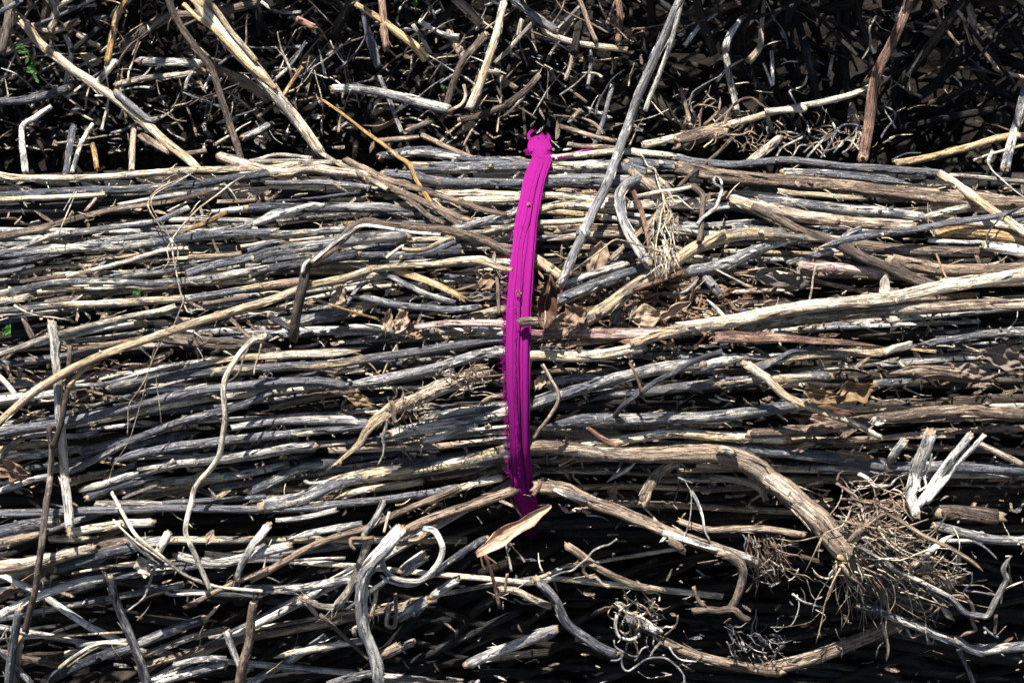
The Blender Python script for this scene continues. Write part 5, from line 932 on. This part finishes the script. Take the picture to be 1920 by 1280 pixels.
def make_stick(kind, wtok, flags, pts, name, parent, seed):
    g = np.random.default_rng(seed)
    h = 0; 
    for f in flags:
        if f[0] == 'h': h = float(f[1:])
    t0 = TILE[pts.split()[0]][2] if pts.split()[0].isalpha() else 1
    w = [float(a) / t0 * .91 for a in wtok.split('-')]
    p = parse(pts, h)
    seg = max(5, min(12, w[0] * .55))
    q = spline(p, seg); n = len(q)
    if 'n' not in flags and parent is None and n > 6:               # stiff sticks do not wave
        for _ in range(14): q[1:-1] = (q[:-2] + 2 * q[1:-1] + q[2:]) / 4
    jit = np.interp(np.arange(n), np.arange(0, n + 4, 4), g.normal(0, 1, len(np.arange(0, n + 4, 4))))
    jit2 = np.interp(np.arange(n), np.arange(0, n + 4, 4), g.normal(0, 1, len(np.arange(0, n + 4, 4))))
    amp = min(.55, w[0] * .03)
    q[:, 0] += jit * amp * .5; q[:, 1] += jit2 * amp
    P = to3(q)
    ww = np.interp(np.linspace(0, 1, n), np.linspace(0, 1, len(w)), w)
    R = np.array([pxr(a, b) for a, b in zip(ww, q[:, 1])])
    flat = .30 if 'f' in flags else g.uniform(.8, 1.05)
    if 'f' in flags: P = P  # a blade keeps its course, thinner towards the viewer
    k = 6 if w[0] < 6 else (8 if w[0] < 12 else 12 if w[0] < 22 else 16)
    rough = .12 if 'rr' in flags else .04 if w[0] < 6 else (.06 if w[0] < 20 else .08)
    # node swellings of stout sticks
    if w[0] > 11 and 'f' not in flags and 'n' not in flags:
        L = np.concatenate([[0], np.cumsum(np.linalg.norm(np.diff(P, axis=0), axis=1))])
        x = g.uniform(.02, .06)
        while x < L[-1]:
            R *= 1 + g.uniform(.04, .13) * np.exp(-((L - x) / (R.mean() * 1.1)) ** 2); x += g.uniform(.07, .16)
    mb = MB()
    T, N, B, rad = tube(mb, P, R, k, flat, rough, g.random(), (.7, .7), ('p0' in flags, 'p1' in flags), ('o0' in flags, 'o1' in flags), g=g)
    o = mb.build(name, MAT[kind], parent)
    # ends that show broken wood, knots and frayed fibres are parts of their own
    top = parent if parent is not None else o
    lvl = 0 if parent is None else 1
    if True:
        for e, i, s in ((0, 0, -1), (1, n - 1, 1)):
            inside = 6 < q[i, 0] < 1914 and 6 < q[i, 1] < 1274
            if inside and w[0] >= 12 and not ({'p%d' % e, 'o%d' % e, 'y%d' % e} & set(flags)) and 'f' not in flags:
                m = MB(); c = P[i] + T[i] * s * R[i] * .25; r = R[i] * .78
                pts_ = [c + T[i] * s * R[i] * .12]
                tube(m, np.array([c - T[i] * s * r * .6, c, c + T[i] * s * r * g.uniform(.2, .7)]), [r, r, r * .9], 9, flat, .09, g.random(), (1.3, 1.3), g=g)
                m.build('broken_end', M_wood, o)
        if lvl == 0 and w[0] >= 11 and 'f' not in flags and P.shape[0] > 8:
            m = MB()
            for _ in range(int(min(16, 3 + n * .35))):
                i = int(g.integers(1, n - 4)); a = g.uniform(-1.5, 1.5); s = -1 if np.dot(B[i], W) < 0 else 1; ln_ = int(g.integers(2, 5)); j = min(n - 1, i + ln_)
                if j - i < 2: continue
                dr = math.cos(a) * s * B[i] + math.sin(a) * N[i]; up = g.uniform(.1, .9); fl = g.random() < .5
                idx = np.arange(i, j + 1); tt = np.linspace(0, 1, len(idx)); tt = tt if fl else 1 - tt
                pp = P[idx] + dr * (R[idx] * (1.0 + .02 + up * .55 * tt ** 2))[:, None] + np.cross(dr, T[i]) * (R[i] * g.normal(0, .25) * tt)[:, None]
                tube(m, pp, R[i] * g.uniform(.07, .2) * np.linspace(1, .5, len(pp)), 5, .6, .1, g.random(), (1, 1), (True, True), g=g)
            if m.v: tag(m.build('bark_flakes', MAT[kind], o), kind='stuff')
        if lvl == 0 and w[0] >= 13 and 'f' not in flags and 'n' not in flags:
            for _ in range(g.integers(0, 3)):
                i = g.integers(2, max(3, n - 2)); a = g.uniform(-1.2, 1.2)
                s = -1 if np.dot(B[min(i, n - 1)], W) < 0 else 1
                i = min(i, n - 1); dr = math.cos(a) * s * B[i] + math.sin(a) * N[i]
                m = MB(); r = R[i] * g.uniform(.28, .45); b0 = P[i] + dr * R[i] * .7
                dd = dr + T[i] * g.uniform(-1, 1); dd /= np.linalg.norm(dd)
                tube(m, np.array([b0, b0 + dd * r * 1.2, b0 + dd * r * 1.9]), [r * 1.3, r, r * .7], 7, 1, .14, g.random(), (.5, 1), g=g)
                m.build('knot', MAT[kind], o)
    for e, i, s in ((0, 0, -1), (1, n - 1, 1)):
        if 'y%d' % e in flags:
            m = MB(); fray(m, P[i], T[i] * s, R[i], 12, R[i] * 6, g)
            m.build('loose_fibres', MAT['s' if kind in 'bsw' else kind], o)
    return o
group = None; cur = None; seed = 100; BYLABEL = {}
for line in STICKS.strip().splitlines():
    line = line.strip()
    if not line: continue
    if line[0] == '@': group = line[1:].strip(); continue
    parts = [a.strip() for a in line.split('|')]
    hd = parts[0].split(); seed += 1
    if hd[0][0] == '+':
        make_stick(hd[1], hd[2], hd[3:], parts[1], hd[0][1:], cur, seed)
    else:
        nm = hd[0]
        cur = make_stick(hd[1], hd[2], hd[3:], parts[1], NAMES.get(nm, nm if nm in ('straw', 'tendril', 'root', 'rootlet', 'fibre') else nm), None, seed)
        tag(cur, parts[2], CATS.get(nm, nm), group); BYLABEL[parts[2]] = cur
for key, txt in ROOTS.items():
    par = next(o for l, o in BYLABEL.items() if key in l)
    for line in txt.strip().splitlines():
        a, b = line.split('|'); hd = a.split(); seed += 1
        make_stick(hd[0], hd[1], hd[2:] + ['p1'], b.strip(), 'rootlet', par, seed)
def fine_roots(key, name, mat, boxes, w, lobe, sd):
    """hair-fine roots nobody could count, one part of the thing"""
    g = np.random.default_rng(sd); par = next(o for l, o in BYLABEL.items() if key in l); mb = MB()
    for (x0, y0, x1, y1, n, h, ang, spread, ln) in boxes:
        for _ in range(n):
            x = g.uniform(x0, x1); y = g.uniform(y0, y1); a = math.radians(ang + g.normal(0, spread)); L = ln * g.uniform(.4, 1.3); q = []; hh = h + g.normal(0, 6)
            for i in range(5):
                q.append((x, y, hh)); a += g.normal(0, lobe); x += math.cos(a) * L / 4; y += math.sin(a) * L / 4; hh += g.normal(0, 3)
            q = spline(np.array(q), max(3, L / 10)); P = to3(q)
            tube(mb, P, np.linspace(pxr(w * g.uniform(.6, 1.3)), pxr(w * .35), len(P)), 4, 1, .05, g.random(), (0, 0), g=g)
    o = mb.build(name, MAT[mat], par); tag(o, kind='stuff')
fine_roots('big uprooted brown stem', 'fine_roots', 'b', [(1560, 960, 1640, 1070, 130, 20, 32, 30, 130), (1600, 1020, 1720, 1110, 120, 14, 38, 36, 95), (1580, 900, 1700, 1000, 60, 26, 10, 70, 55), (1640, 1060, 1760, 1130, 60, 8, 50, 30, 60)], 3.6, .30, 11)
fine_roots('big uprooted brown stem', 'pale_fine_roots', 's', [(1560, 960, 1660, 1080, 50, 24, 30, 40, 120), (1660, 1040, 1780, 1120, 40, 18, 30, 40, 80)], 3.6, .32, 19)
fine_roots('tuft of fine grey hair roots', 'fine_roots', 'b', [(1398, 1000, 1470, 1060, 90, 8, 60, 22, 60)], 2.6, .3, 12)
fine_roots('tuft of broken fine roots', 'fine_roots', 'g', [(1360, 1170, 1470, 1235, 70, 2, 45, 70, 30)], 2.6, .5, 13)
fine_roots('net of curling bare rootlets', 'fine_roots', 'b', [(1450, 235, 1620, 285, 45, 0, -30, 60, 45), (1380, 250, 1450, 290, 20, 0, -40, 50, 40)], 3.2, .5, 14)
fine_roots('dusty rear root crown', 'fine_roots', 'b', [(1285, 215, 1370, 265, 36, 14, -40, 60, 40)], 3, .6, 15)
fine_roots('shredded straw root ball', 'fine_roots', 's', [(1150, 1120, 1240, 1190, 70, 6, 30, 70, 32)], 4, .5, 16)
fine_roots('shaggy pale fibre tuft', 'fine_fibres', 's', [(1220, 370, 1262, 470, 60, 34, 90, 20, 55), (1235, 455, 1262, 490, 20, 34, 95, 15, 45)], 2.4, .25, 17)
fine_roots('peeled fibrous root end', 'fine_fibres', 'b', [(740, 735, 800, 790, 60, 22, 30, 70, 28), (820, 695, 900, 720, 40, 24, -15, 20, 34)], 3, .5, 18)

# ---------------------------------------------------------------- the ribbon
def strip_mesh(mb, pts, prof, wscale=1., seed=0, thick=.0008):
    """cloth band along pts (x, y, width, h); prof(s, t) gives sideways position and height across the band"""
    g = np.random.default_rng(seed); q = spline(np.array([(a, b, c) for a, b, c, d in pts], float), 5)
    qh = spline(np.array([(a, b, d) for a, b, c, d in pts], float), 5)[:, 2]
    n = len(q); m = 64; V = []; cc = []
    for i in range(n):
        a = q[max(0, i - 1)]; b = q[min(n - 1, i + 1)]; tx, ty = b[0] - a[0], b[1] - a[1]; l = math.hypot(tx, ty) + 1e-9; nx, ny = ty / l, -tx / l
        if nx < 0: nx, ny = -nx, -ny
        row = []
        for j in range(m):
            s = j / (m - 1); u, z = prof(s, i / (n - 1))
            w = q[i, 2] * wscale
            row.append(at(q[i, 0] + nx * (u - .5) * w, q[i, 1] + ny * (u - .5) * w, (qh[i] + z) * .001)); cc.append((s * .03, 0, i * 5 * S))
        V.append(row)
    V = np.array(V); back = V - W * thick
    back = np.array(back)
    allv = np.concatenate([V.reshape(-1, 3), back.reshape(-1, 3)]); i = np.arange(n * m).reshape(n, m); j = i + n * m
    qs = [np.dstack([i[:-1, :-1], i[1:, :-1], i[1:, 1:], i[:-1, 1:]]).reshape(-1, 4), np.dstack([j[:-1, :-1], j[:-1, 1:], j[1:, 1:], j[1:, :-1]]).reshape(-1, 4)]
    for a, b in ((i[:, 0], j[:, 0]), (j[:, -1], i[:, -1]), (j[0], i[0]), (i[-1], j[-1])):
        qs.append(np.dstack([a[:-1], b[:-1], b[1:], a[1:]]).reshape(-1, 4))
    mb.add(allv, np.vstack(qs), np.array(cc + cc), g.random()); return V
RIB = [(1024, 283, 30, 2), (1019, 291, 36, 25), (1012, 308, 38, 28), (1003, 335, 40, 23), (995, 370, 41, 21), (988, 410, 42, 19), (983, 455, 44, 18), (978, 510, 46, 18), (974, 560, 47, 18), (972, 610, 48, 18),
       (971, 660, 47, 18), (971, 710, 46, 18), (973, 760, 42, 18), (974, 810, 39, 18), (976, 860, 38, 18), (979, 900, 41, 11), (986, 940, 42, -8), (994, 972, 36, -58), (1003, 1012, 32, -98), (1010, 1045, 28, -125)]
rib = empty('ribbon', at(975, 620, .018)); tag(rib, 'bright magenta cloth ribbon tied tightly round the middle of the bundle', 'ribbon')
def prof_main(s, t):
    c1 = .36 + .10 * math.sin(t * 5) - .12 * t; c2 = .62 + .08 * math.sin(t * 7 + 1); c3 = .84 + .03 * math.sin(t * 9)
    z = 3.4 * math.sin(min(1, max(0, s)) * math.pi) ** .55
    for c, dp, wd in ((c1, 4.6, .026), (c2, 3.2 * (.5 + .5 * math.sin(t * 11 + 2)) + 2.0, .022), (c3, 2.6, .02), (.16 + .04 * math.sin(t * 13), 1.4, .025)):
        z -= dp * math.exp(-((s - c) / wd) ** 2)
    z += .35 * math.sin(s * 34 + t * 9)
    return s + .012 * math.sin(t * 60), z
mb = MB(); RV = strip_mesh(mb, RIB, prof_main, 1., 1); mb.build('band', M_rib, rib)
# the second turn of cloth, folded over the band's left half
mb = MB(); strip_mesh(mb, [(a - c * .17 + (6 if b < 420 else 0), b, c * (.34 if b < 520 else .44), d + 3.9) for a, b, c, d in RIB[1:17]], lambda s, t: (s + .02 * math.sin(t * 40), 1.6 * math.sin(s * math.pi) ** .5 - 1.0 * math.exp(-((s - .45) / .06) ** 2)), 1., 2); mb.build('folded_strip', M_rib, rib)
mb = MB(); strip_mesh(mb, [(a + c * .30, b, c * .22, d + 3.4) for a, b, c, d in RIB[1:16]], lambda s, t: (s, 1.5 * math.sin(s * math.pi) ** .5), 1., 3); mb.build('folded_strip', M_rib, rib)
mb = MB(); g = np.random.default_rng(5)
for _ in range(1100):                                               # frayed threads along the left edge and the fold
    t = g.uniform(.18, .80); i = int(t * (len(RV) - 1)); edge = g.random() < .72
    if edge and g.random() > np.interp(t, [.18, .35, .55, .8], [.15, .3, 1, .9]): continue
    P = RV[i, 0 if edge else 27] + (W * .0045 if not edge else W * .002); L = g.uniform(.0012, .0038)
    d = -X * (1 if edge else .6) + U * g.normal(0, .7) + W * g.uniform(-.2, .8)
    if g.random() < .12 and not edge: continue
    pp = np.array([P, P + d * L * .5, P + d * L + g.normal(0, L * .3, 3)])
    tube(mb, pp, [.00013, .00012, .00007], 4, 1, .02, .5, (0, 0), g=g)
tag(mb.build('frayed_edge', M_rib, rib), kind='stuff')
# the knot on the far side of the top: a bulging loop, two small ears and a tail
def blob(mb, P, R, flat, seed, k=14): 
    g_ = np.random.default_rng(seed); tube(mb, P, R, k, flat, .04, .4, (0, 0), g=g_)
def cloth(name, pts, amp, seed, fold=2.):
    mb_ = MB(); ph_ = seed * 1.7
    strip_mesh(mb_, pts, lambda s, t: (s + .012 * math.sin(t * 7 + ph_), amp * math.sin(s * math.pi) ** .6 - fold * math.exp(-((s - .35 - .15 * math.sin(t * 4 + ph_)) / .05) ** 2) - .7 * fold * math.exp(-((s - .7 + .1 * math.sin(t * 5 + ph_)) / .045) ** 2) + .4 * math.sin(s * 30 + t * 12)), 1., seed)
    mb_.build(name, M_rib, rib)
cloth('knot', [(1016, 296, 26, 8), (1014, 288, 38, 18), (1012, 278, 46, 22), (1012, 268, 42, 18), (1013, 260, 33, 8), (1013, 254, 18, -6)], 9, 11, 1.5)
cloth('knot_turn', [(984, 286, 10, 2), (994, 284, 13, 24), (1010, 287, 15, 33), (1026, 290, 13, 28), (1038, 291, 8, 6)], 2, 12, .6)
cloth('loop', [(1004, 262, 7, 14), (995, 262, 7, 16), (991, 256, 6, 12), (993, 249, 6, 6), (1000, 245, 6, 0), (1006, 247, 5, -8)], 1.5, 13, .5)
cloth('loop', [(1012, 262, 12, 19), (1020, 254, 13, 14), (1027, 256, 10, 8), (1031, 264, 7, 2)], 1.5, 14, .3)
cloth('tail', [(1024, 290, 10, 8), (1040, 292, 7, 16), (1062, 291, 6, 18), (1082, 287, 8, 14), (1102, 285, 10, 10), (1122, 282, 4, 4)], 1.5, 15, .9)
# dry bits stuck to the cloth
def bit(x, y, r, label):
    o = None
    g = np.random.default_rng(int(x)); q = []
    for i in range(9): a = i * .8; q.append((x + math.cos(a) * r * (1 - i * .06), y + math.sin(a) * r * (1 - i * .05) - i * .2, 26 + i * .5))
    mb = MB(); q = spline(np.array(q), 1.5); tube(mb, to3(q), pxr(2.6), 5, 1, .2, .3, (1, 1), g=g); o = mb.build('dry_bud', MAT['o']); tag(o, label, 'bud')
bit(972, 549, 5, 'tiny curled orange bud stuck on the ribbon below its middle'); bit(991, 384, 3, 'very small dry speck stuck near the ribbon top')

# ---------------------------------------------------------------- dry leaves
LM = {'k': M_leafb, 'b': M_leafb, 't': M_leaft, 'y': M_leafy, 'd': M_leafd, 'g': M_leafd, 'w': plain('pale_leaf', (.62, .55, .44), (.45, .38, .29), 60, .7, .2), 'o': M_leafy}
M_leafk = plain('dark_leaf', (.13, .065, .04), (.07, .035, .022), 45, .5, .12); LM['k'] = M_leafk
LM['g'] = plain('grey_brown_leaf', (.25, .19, .16), (.14, .10, .085), 45, .8, .1)
def leaf(x, y, ln, wd, ang, mat, h, roll, crum, label, seed, name='dry_leaf', cat='leaf', group='dry leaves caught among the sticks'):
    g = np.random.default_rng(seed); nu, nv = 22, 12; a = math.radians(-ang)
    c, s = math.cos(a), math.sin(a); px = S * (D - max(-.1, depth(y))) / D
    ax = X * c - U * s; bx = X * s + U * c; nrm = W + g.normal(0, .22, 3); nrm /= np.linalg.norm(nrm)
    base = at(x, y, h * .001); ph = g.uniform(0, 6, 8); V = []
    edge = np.interp(np.linspace(0, 1, nu), np.linspace(0, 1, 8), g.normal(1, .17, 8))
    edge2 = np.interp(np.linspace(0, 1, nu), np.linspace(0, 1, 8), g.normal(1, .17, 8))
    for i in range(nu):
        t = i / (nu - 1); wp = (math.sin(math.pi * min(1, max(0, .04 + t * .93))) ** .62) * (1 - .25 * t)
        for j in range(nv):
            v = j / (nv - 1) * 2 - 1
            hw = wd * px * .5 * wp * (edge[i] if v > 0 else edge2[i])
            r = roll * 1.4; yv = (math.sin(v * r) / r if r > .05 else v) * hw * (1 + .25 * roll); zv = ((1 - math.cos(v * r)) / r if r > .05 else 0) * hw * 1.3
            k = crum * wd * px * .11
            z = zv + k * (math.sin(t * 9 + v * 2.3 + ph[0]) + .7 * math.sin(t * 17 - v * 4 + ph[1]) + .6 * math.sin(v * 7 + t * 5 + ph[2]) + .35 * math.sin(t * 31 + v * 9 + ph[3]))
            z += .25 * roll * ln * px * (t - .5) ** 2 * 2
            V.append(base + ax * ((t - .5) * ln * px + k * .4 * math.sin(v * 6 + ph[4])) + bx * (yv + k * .35 * math.sin(t * 11 + ph[5])) + nrm * z)
    V = np.array(V); i = np.arange(nu * nv).reshape(nu, nv); J = i + nu * nv; allv = np.vstack([V, V - nrm * .0005])
    qs = [np.dstack([i[:-1, :-1], i[1:, :-1], i[1:, 1:], i[:-1, 1:]]).reshape(-1, 4), np.dstack([J[:-1, :-1], J[:-1, 1:], J[1:, 1:], J[1:, :-1]]).reshape(-1, 4)]
    for p_, q_ in ((i[:, 0], J[:, 0]), (J[:, -1], i[:, -1]), (J[0], i[0]), (i[-1], J[-1])): qs.append(np.dstack([p_[:-1], q_[:-1], q_[1:], p_[1:]]).reshape(-1, 4))
    cc = np.array([((j_ / (nv - 1) - .5) * wd * px, 0, i_ / (nu - 1) * ln * px) for i_ in range(nu) for j_ in range(nv)]); mb = MB(); mb.add(allv, np.vstack(qs), np.vstack([cc, cc]), g.random()); o = mb.build(name, LM[mat] if mat in LM else mat); tag(o, label, cat, group)
    if mat == 'p': return o
    mid = V.reshape(nu, nv, 3)[:, nv // 2] + nrm * .0006
    m = MB(); tube(m, mid, np.linspace(px * .9, px * .35, nu), 5, 1, .05, .5, (0, 0), g=g); m.build('midrib', MAT['b'] if mat != M_green else M_green, o)
    m = MB(); st = mid[0]; pp = np.array([st, st - ax * ln * px * .12 - W * .002, st - ax * ln * px * .26 - W * .006]); tube(m, pp, px * .9, 5, 1, .05, .5, g=g); m.build('stalk', MAT['b'] if mat != M_green else M_green, o)
    return o
LM['p'] = MAT['l']
for n_, a in enumerate(LEAVES):
    if a[9]: leaf(*a, seed=900 + n_)
for n_, (x, y, r, h, label) in enumerate(GREENS):
    if n_ == 0:
        g = np.random.default_rng(3); root = empty('green_sprig', at(56, 102, .01)); tag(root, label, 'plant')
        m = MB(); q = spline(np.array([(38, 92, 10.), (52, 98, 12), (64, 112, 12), (68, 140, 8)]), 3); tube(m, to3(q), pxr(2), 5, 1, .05, .5, g=g); m.build('stem', M_green, root)
        for k_ in range(11):
            t = k_ / 10; x0 = 38 + 30 * t; y0 = 92 + 48 * t * t; l = leaf(x0 + g.normal(0, 6), y0 + g.normal(0, 5), g.uniform(14, 22), g.uniform(5, 9), g.uniform(0, 180), M_green, 12, .5, .5, None, 40 + k_)
            for kk in ('label', 'category', 'group'):
                if kk in l: del l[kk]
            l.name = 'leaflet'; d_ = np.array(l['org']) - np.array(root['org']); l.parent = root; l.location = d_
            for ch in list(l.children): bpy.data.objects.remove(ch)
    else: leaf(x, y, r, r * .6, 30 * n_, M_green, h, .5, .5, label, 60 + n_, 'green_leaf', 'leaf', None)

# ---------------------------------------------------------------- what nobody could count: inner sticks, brush, crumbs, loose fibres
def filler(name, sets, mats, k=6):
    mb = MB(); g = np.random.default_rng(len(sets)); keys = sorted(sets)
    for i, c in enumerate(keys):
        mb.mi = i
        for P, r in sets[c]: tube(mb, P, r, k, 1, .09, g.random(), (.5, .5), g=g)
    return tag(mb.build(name, [mats[c] for c in keys], origin=np.array(O)), kind='stuff')
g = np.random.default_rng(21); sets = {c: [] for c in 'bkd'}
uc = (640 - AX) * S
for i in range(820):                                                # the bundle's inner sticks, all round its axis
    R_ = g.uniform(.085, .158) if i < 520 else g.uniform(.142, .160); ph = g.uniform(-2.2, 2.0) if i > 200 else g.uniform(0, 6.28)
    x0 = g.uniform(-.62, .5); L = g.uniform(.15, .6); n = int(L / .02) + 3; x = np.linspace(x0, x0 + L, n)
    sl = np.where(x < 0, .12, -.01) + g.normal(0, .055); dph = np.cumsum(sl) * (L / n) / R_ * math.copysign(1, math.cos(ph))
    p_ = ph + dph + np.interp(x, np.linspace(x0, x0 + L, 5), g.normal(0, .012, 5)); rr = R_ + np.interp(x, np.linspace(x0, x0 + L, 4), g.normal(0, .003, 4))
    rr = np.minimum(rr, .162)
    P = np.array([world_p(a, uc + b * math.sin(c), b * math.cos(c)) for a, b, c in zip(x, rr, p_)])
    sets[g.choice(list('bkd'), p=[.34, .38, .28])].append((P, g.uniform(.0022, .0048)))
filler('inner_sticks', sets, SHADE_BARK)
sets = {c: [] for c in 'smgdbcw'}
for i in range(170):                                                # thin sticks packed between the stout ones
    R_ = g.uniform(.152, .1685); ph = math.asin(g.uniform(-.62, .97)); x0 = g.uniform(-.6, .45); L = g.uniform(.08, .42); n = int(L / .015) + 3; x = np.linspace(x0, x0 + L, n); r = g.uniform(.0011, .0031)
    sl = np.where(x < 0, np.interp(ph, [-.6, .1, 1.1], [.14, .13, .03]), np.interp(ph, [-.6, .1, 1.1], [0, .06, -.09])) + g.normal(0, .05)
    p_ = ph + np.cumsum(sl) * (L / n) / R_ / max(.25, math.cos(ph)) + np.interp(x, np.linspace(x0, x0 + L, 4), g.normal(0, .006, 4))
    rr = np.minimum(R_ + np.interp(x, np.linspace(x0, x0 + L, 4), g.normal(0, .002, 4)), .174 - r)
    P = np.array([world_p(a, uc + b * math.sin(c), b * math.cos(c)) for a, b, c in zip(x, rr, p_)])
    sets[g.choice(list('smgdbcw'), p=[.16, .18, .26, .14, .14, .06, .06])].append((P, r))
filler('thin_sticks', sets, MAT, 7)
def rnd_twig(c, L, r, flat_dir=None, bend=.12):
    d = g.normal(0, 1, 3) if flat_dir is None else flat_dir + g.normal(0, .45, 3)
    d /= np.linalg.norm(d); n = max(4, int(L / .022)); s = np.linspace(-.5, .5, 4)
    ctrl = np.array([c + d * L * t + g.normal(0, L * bend * .3, 3) for t in s]); t = np.linspace(0, 3, n)
    P = np.array([[np.interp(a, range(4), ctrl[:, k]) for k in range(3)] for a in t])
    if n > 5: P[1:-1] = (P[:-2] + P[1:-1] * 2 + P[2:]) / 4
    return P, r
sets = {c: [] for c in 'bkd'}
for i in range(2600):                                               # brush heap behind; its unseen overhang above is added to shade it
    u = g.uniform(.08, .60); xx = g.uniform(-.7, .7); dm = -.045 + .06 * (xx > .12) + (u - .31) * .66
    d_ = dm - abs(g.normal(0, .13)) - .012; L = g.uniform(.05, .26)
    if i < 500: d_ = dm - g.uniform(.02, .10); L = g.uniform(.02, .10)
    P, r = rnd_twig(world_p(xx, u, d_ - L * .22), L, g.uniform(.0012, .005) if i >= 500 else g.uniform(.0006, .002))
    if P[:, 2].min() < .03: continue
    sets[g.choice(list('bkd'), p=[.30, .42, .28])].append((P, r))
filler('brush_and_shade_overhang', sets, SHADE_BARK, 5)
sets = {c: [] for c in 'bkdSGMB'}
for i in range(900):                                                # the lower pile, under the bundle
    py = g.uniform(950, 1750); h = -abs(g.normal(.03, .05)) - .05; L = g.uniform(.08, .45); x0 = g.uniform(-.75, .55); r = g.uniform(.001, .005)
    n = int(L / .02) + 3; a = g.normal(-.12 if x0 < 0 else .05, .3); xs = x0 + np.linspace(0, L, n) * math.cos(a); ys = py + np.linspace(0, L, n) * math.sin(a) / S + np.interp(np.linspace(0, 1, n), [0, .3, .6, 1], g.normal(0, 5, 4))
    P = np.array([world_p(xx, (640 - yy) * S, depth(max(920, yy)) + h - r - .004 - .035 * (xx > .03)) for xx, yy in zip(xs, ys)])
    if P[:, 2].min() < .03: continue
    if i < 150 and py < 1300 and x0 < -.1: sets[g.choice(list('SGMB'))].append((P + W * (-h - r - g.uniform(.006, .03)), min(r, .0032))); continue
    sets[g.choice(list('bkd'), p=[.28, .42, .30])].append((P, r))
filler('lower_pile', sets, {**SHADE_BARK, 'S': MAT['s'], 'G': MAT['g'], 'M': MAT['w'], 'B': MAT['b']}, 6)
sets = {c: [] for c in 'sgbwk'}
for i in range(260):                                                # fine dry twigs in the light at the front of the brush
    x = g.uniform(-20, 1180) if i < 235 else g.uniform(1330, 1940); y = g.uniform(-10, 275); a = g.uniform(0, 3.14); L = g.uniform(25, 130); q = []; h = g.uniform(-40, 12)
    for k_ in range(5): q.append((x, y, h)); a += g.normal(0, .15); x += math.cos(a) * L / 4; y -= math.sin(a) * L / 4; h += g.normal(0, 5)
    if any(950 < b_[0] < 1075 and b_[1] > 225 for b_ in q) or min(b_[1] for b_ in q) < -40 or max(b_[1] for b_ in q) > 285: continue
    q = spline(np.array(q), 7); sets[g.choice(list('sgbwk'), p=[.2, .22, .3, .12, .16])].append((to3(q), np.linspace(pxr(g.uniform(3, 9)), pxr(2.2), len(q))))
filler('brush_twigs', sets, MAT, 6)
# crumbs, chips and leaf flakes
def flakes(name, mat, n, sampler, sd, lo, hi):
    g = np.random.default_rng(sd); mb = MB(); V = []; Q = []; k = 0
    for _ in range(n):
        c = sampler(g); a = g.normal(0, 1, 3) * (1, .4, .4); a /= np.linalg.norm(a); b = np.cross(a, g.normal(0, 1, 3)); b /= np.linalg.norm(b); nn = np.cross(a, b)
        s = g.uniform(lo, hi) * (1 if g.random() > .12 else 1.8); as_ = g.uniform(1, 4.5)
        top = [c + a * s * as_ * x_ + b * s * y_ * g.uniform(.6, 1.2) + nn * s * z_ for x_, y_, z_ in ((-1, -.3, .0), (-.3 + g.normal(0, .35), -.8, .35), (.5 + g.normal(0, .3), -.6, .2), (1, .2, 0), (.4 + g.normal(0, .35), .8, .3), (-.5 + g.normal(0, .3), .6, .4))]
        bot = [p - nn * s * .35 for p in top]
        V += top + bot; t = k
        Q += [(t, t + 1, t + 2, t + 5), (t + 5, t + 2, t + 3, t + 4), (t + 6, t + 11, t + 8, t + 7), (t + 11, t + 10, t + 9, t + 8)]
        for e in range(6): f = (e + 1) % 6; Q.append((t + e, t + 6 + e, t + 6 + f, t + f))
        k += 12
    r = np.repeat(g.random(n), 12); mb.v.append(np.array(V)); mb.q.append(np.array(Q)); mb.c.append(np.array(V)); mb.r.append(r)
    return tag(mb.build(name, mat, origin=np.array(O), smooth=False), kind='stuff')
def s_main(g):
    x = g.uniform(-40, 1960); y = g.uniform(330, 960); return at(x, y, -.004 - abs(g.normal(0, .012)))
def s_mid(g):
    x = g.normal(1190, 120); y = g.normal(570, 32); return at(x, np.clip(y, 400, 900), .004 - abs(g.normal(0, .008)))
def s_rear(g): return at(g.uniform(-60, 1300) if g.random() < .95 else g.uniform(1300, 1980), g.uniform(-30, 285), -.02 - abs(g.normal(0, .06)))
def s_low(g): return at(g.uniform(-60, 1980), g.uniform(960, 1320), -.004 - abs(g.normal(0, .03)))
flakes('plant_crumbs', MAT['b'], 2600, s_main, 1, .0006, .0022)
flakes('pale_chips', MAT['s'], 1300, s_main, 2, .0006, .002)
flakes('leaf_crumbs', M_leafb, 520, s_mid, 3, .0006, .0022)
flakes('plant_crumbs', MAT['b'], 1300, s_rear, 4, .0006, .0022); flakes('pale_chips', MAT['w'], 600, s_rear, 5, .0005, .002)
flakes('plant_crumbs', MAT['b'], 330, s_low, 6, .0005, .0016); flakes('pale_chips', MAT['w'], 150, s_low, 7, .0005, .0016)
mb = MB(); g = np.random.default_rng(31)
for i in range(520):                                                # loose straw slivers and hairs lying between the sticks
    x = g.uniform(-30, 1950); y = g.uniform(310, 960) if i < 330 else g.choice([g.uniform(10, 285), g.uniform(960, 1270)]); a = g.normal(0.08 if x < 960 else 0, .22) if i < 310 else g.uniform(0, 3.14)
    L = g.uniform(12, 70); q = []; h = g.uniform(-6, 8)
    for k_ in range(4): q.append((x, y, h)); a += g.normal(0, .25); x += math.cos(a) * L / 3; y -= math.sin(a) * L / 3; h += g.normal(0, 3)
    q = spline(np.array(q), 6); tube(mb, to3(q), np.linspace(pxr(g.uniform(1.5, 6)), pxr(1.2), len(q)), 4, .6, .05, g.random(), (.5, .5), g=g)
tag(mb.build('loose_slivers', MAT['s'], origin=np.array(O)), kind='stuff')
for o in scn.objects:
    if 'org' in o: del o['org']
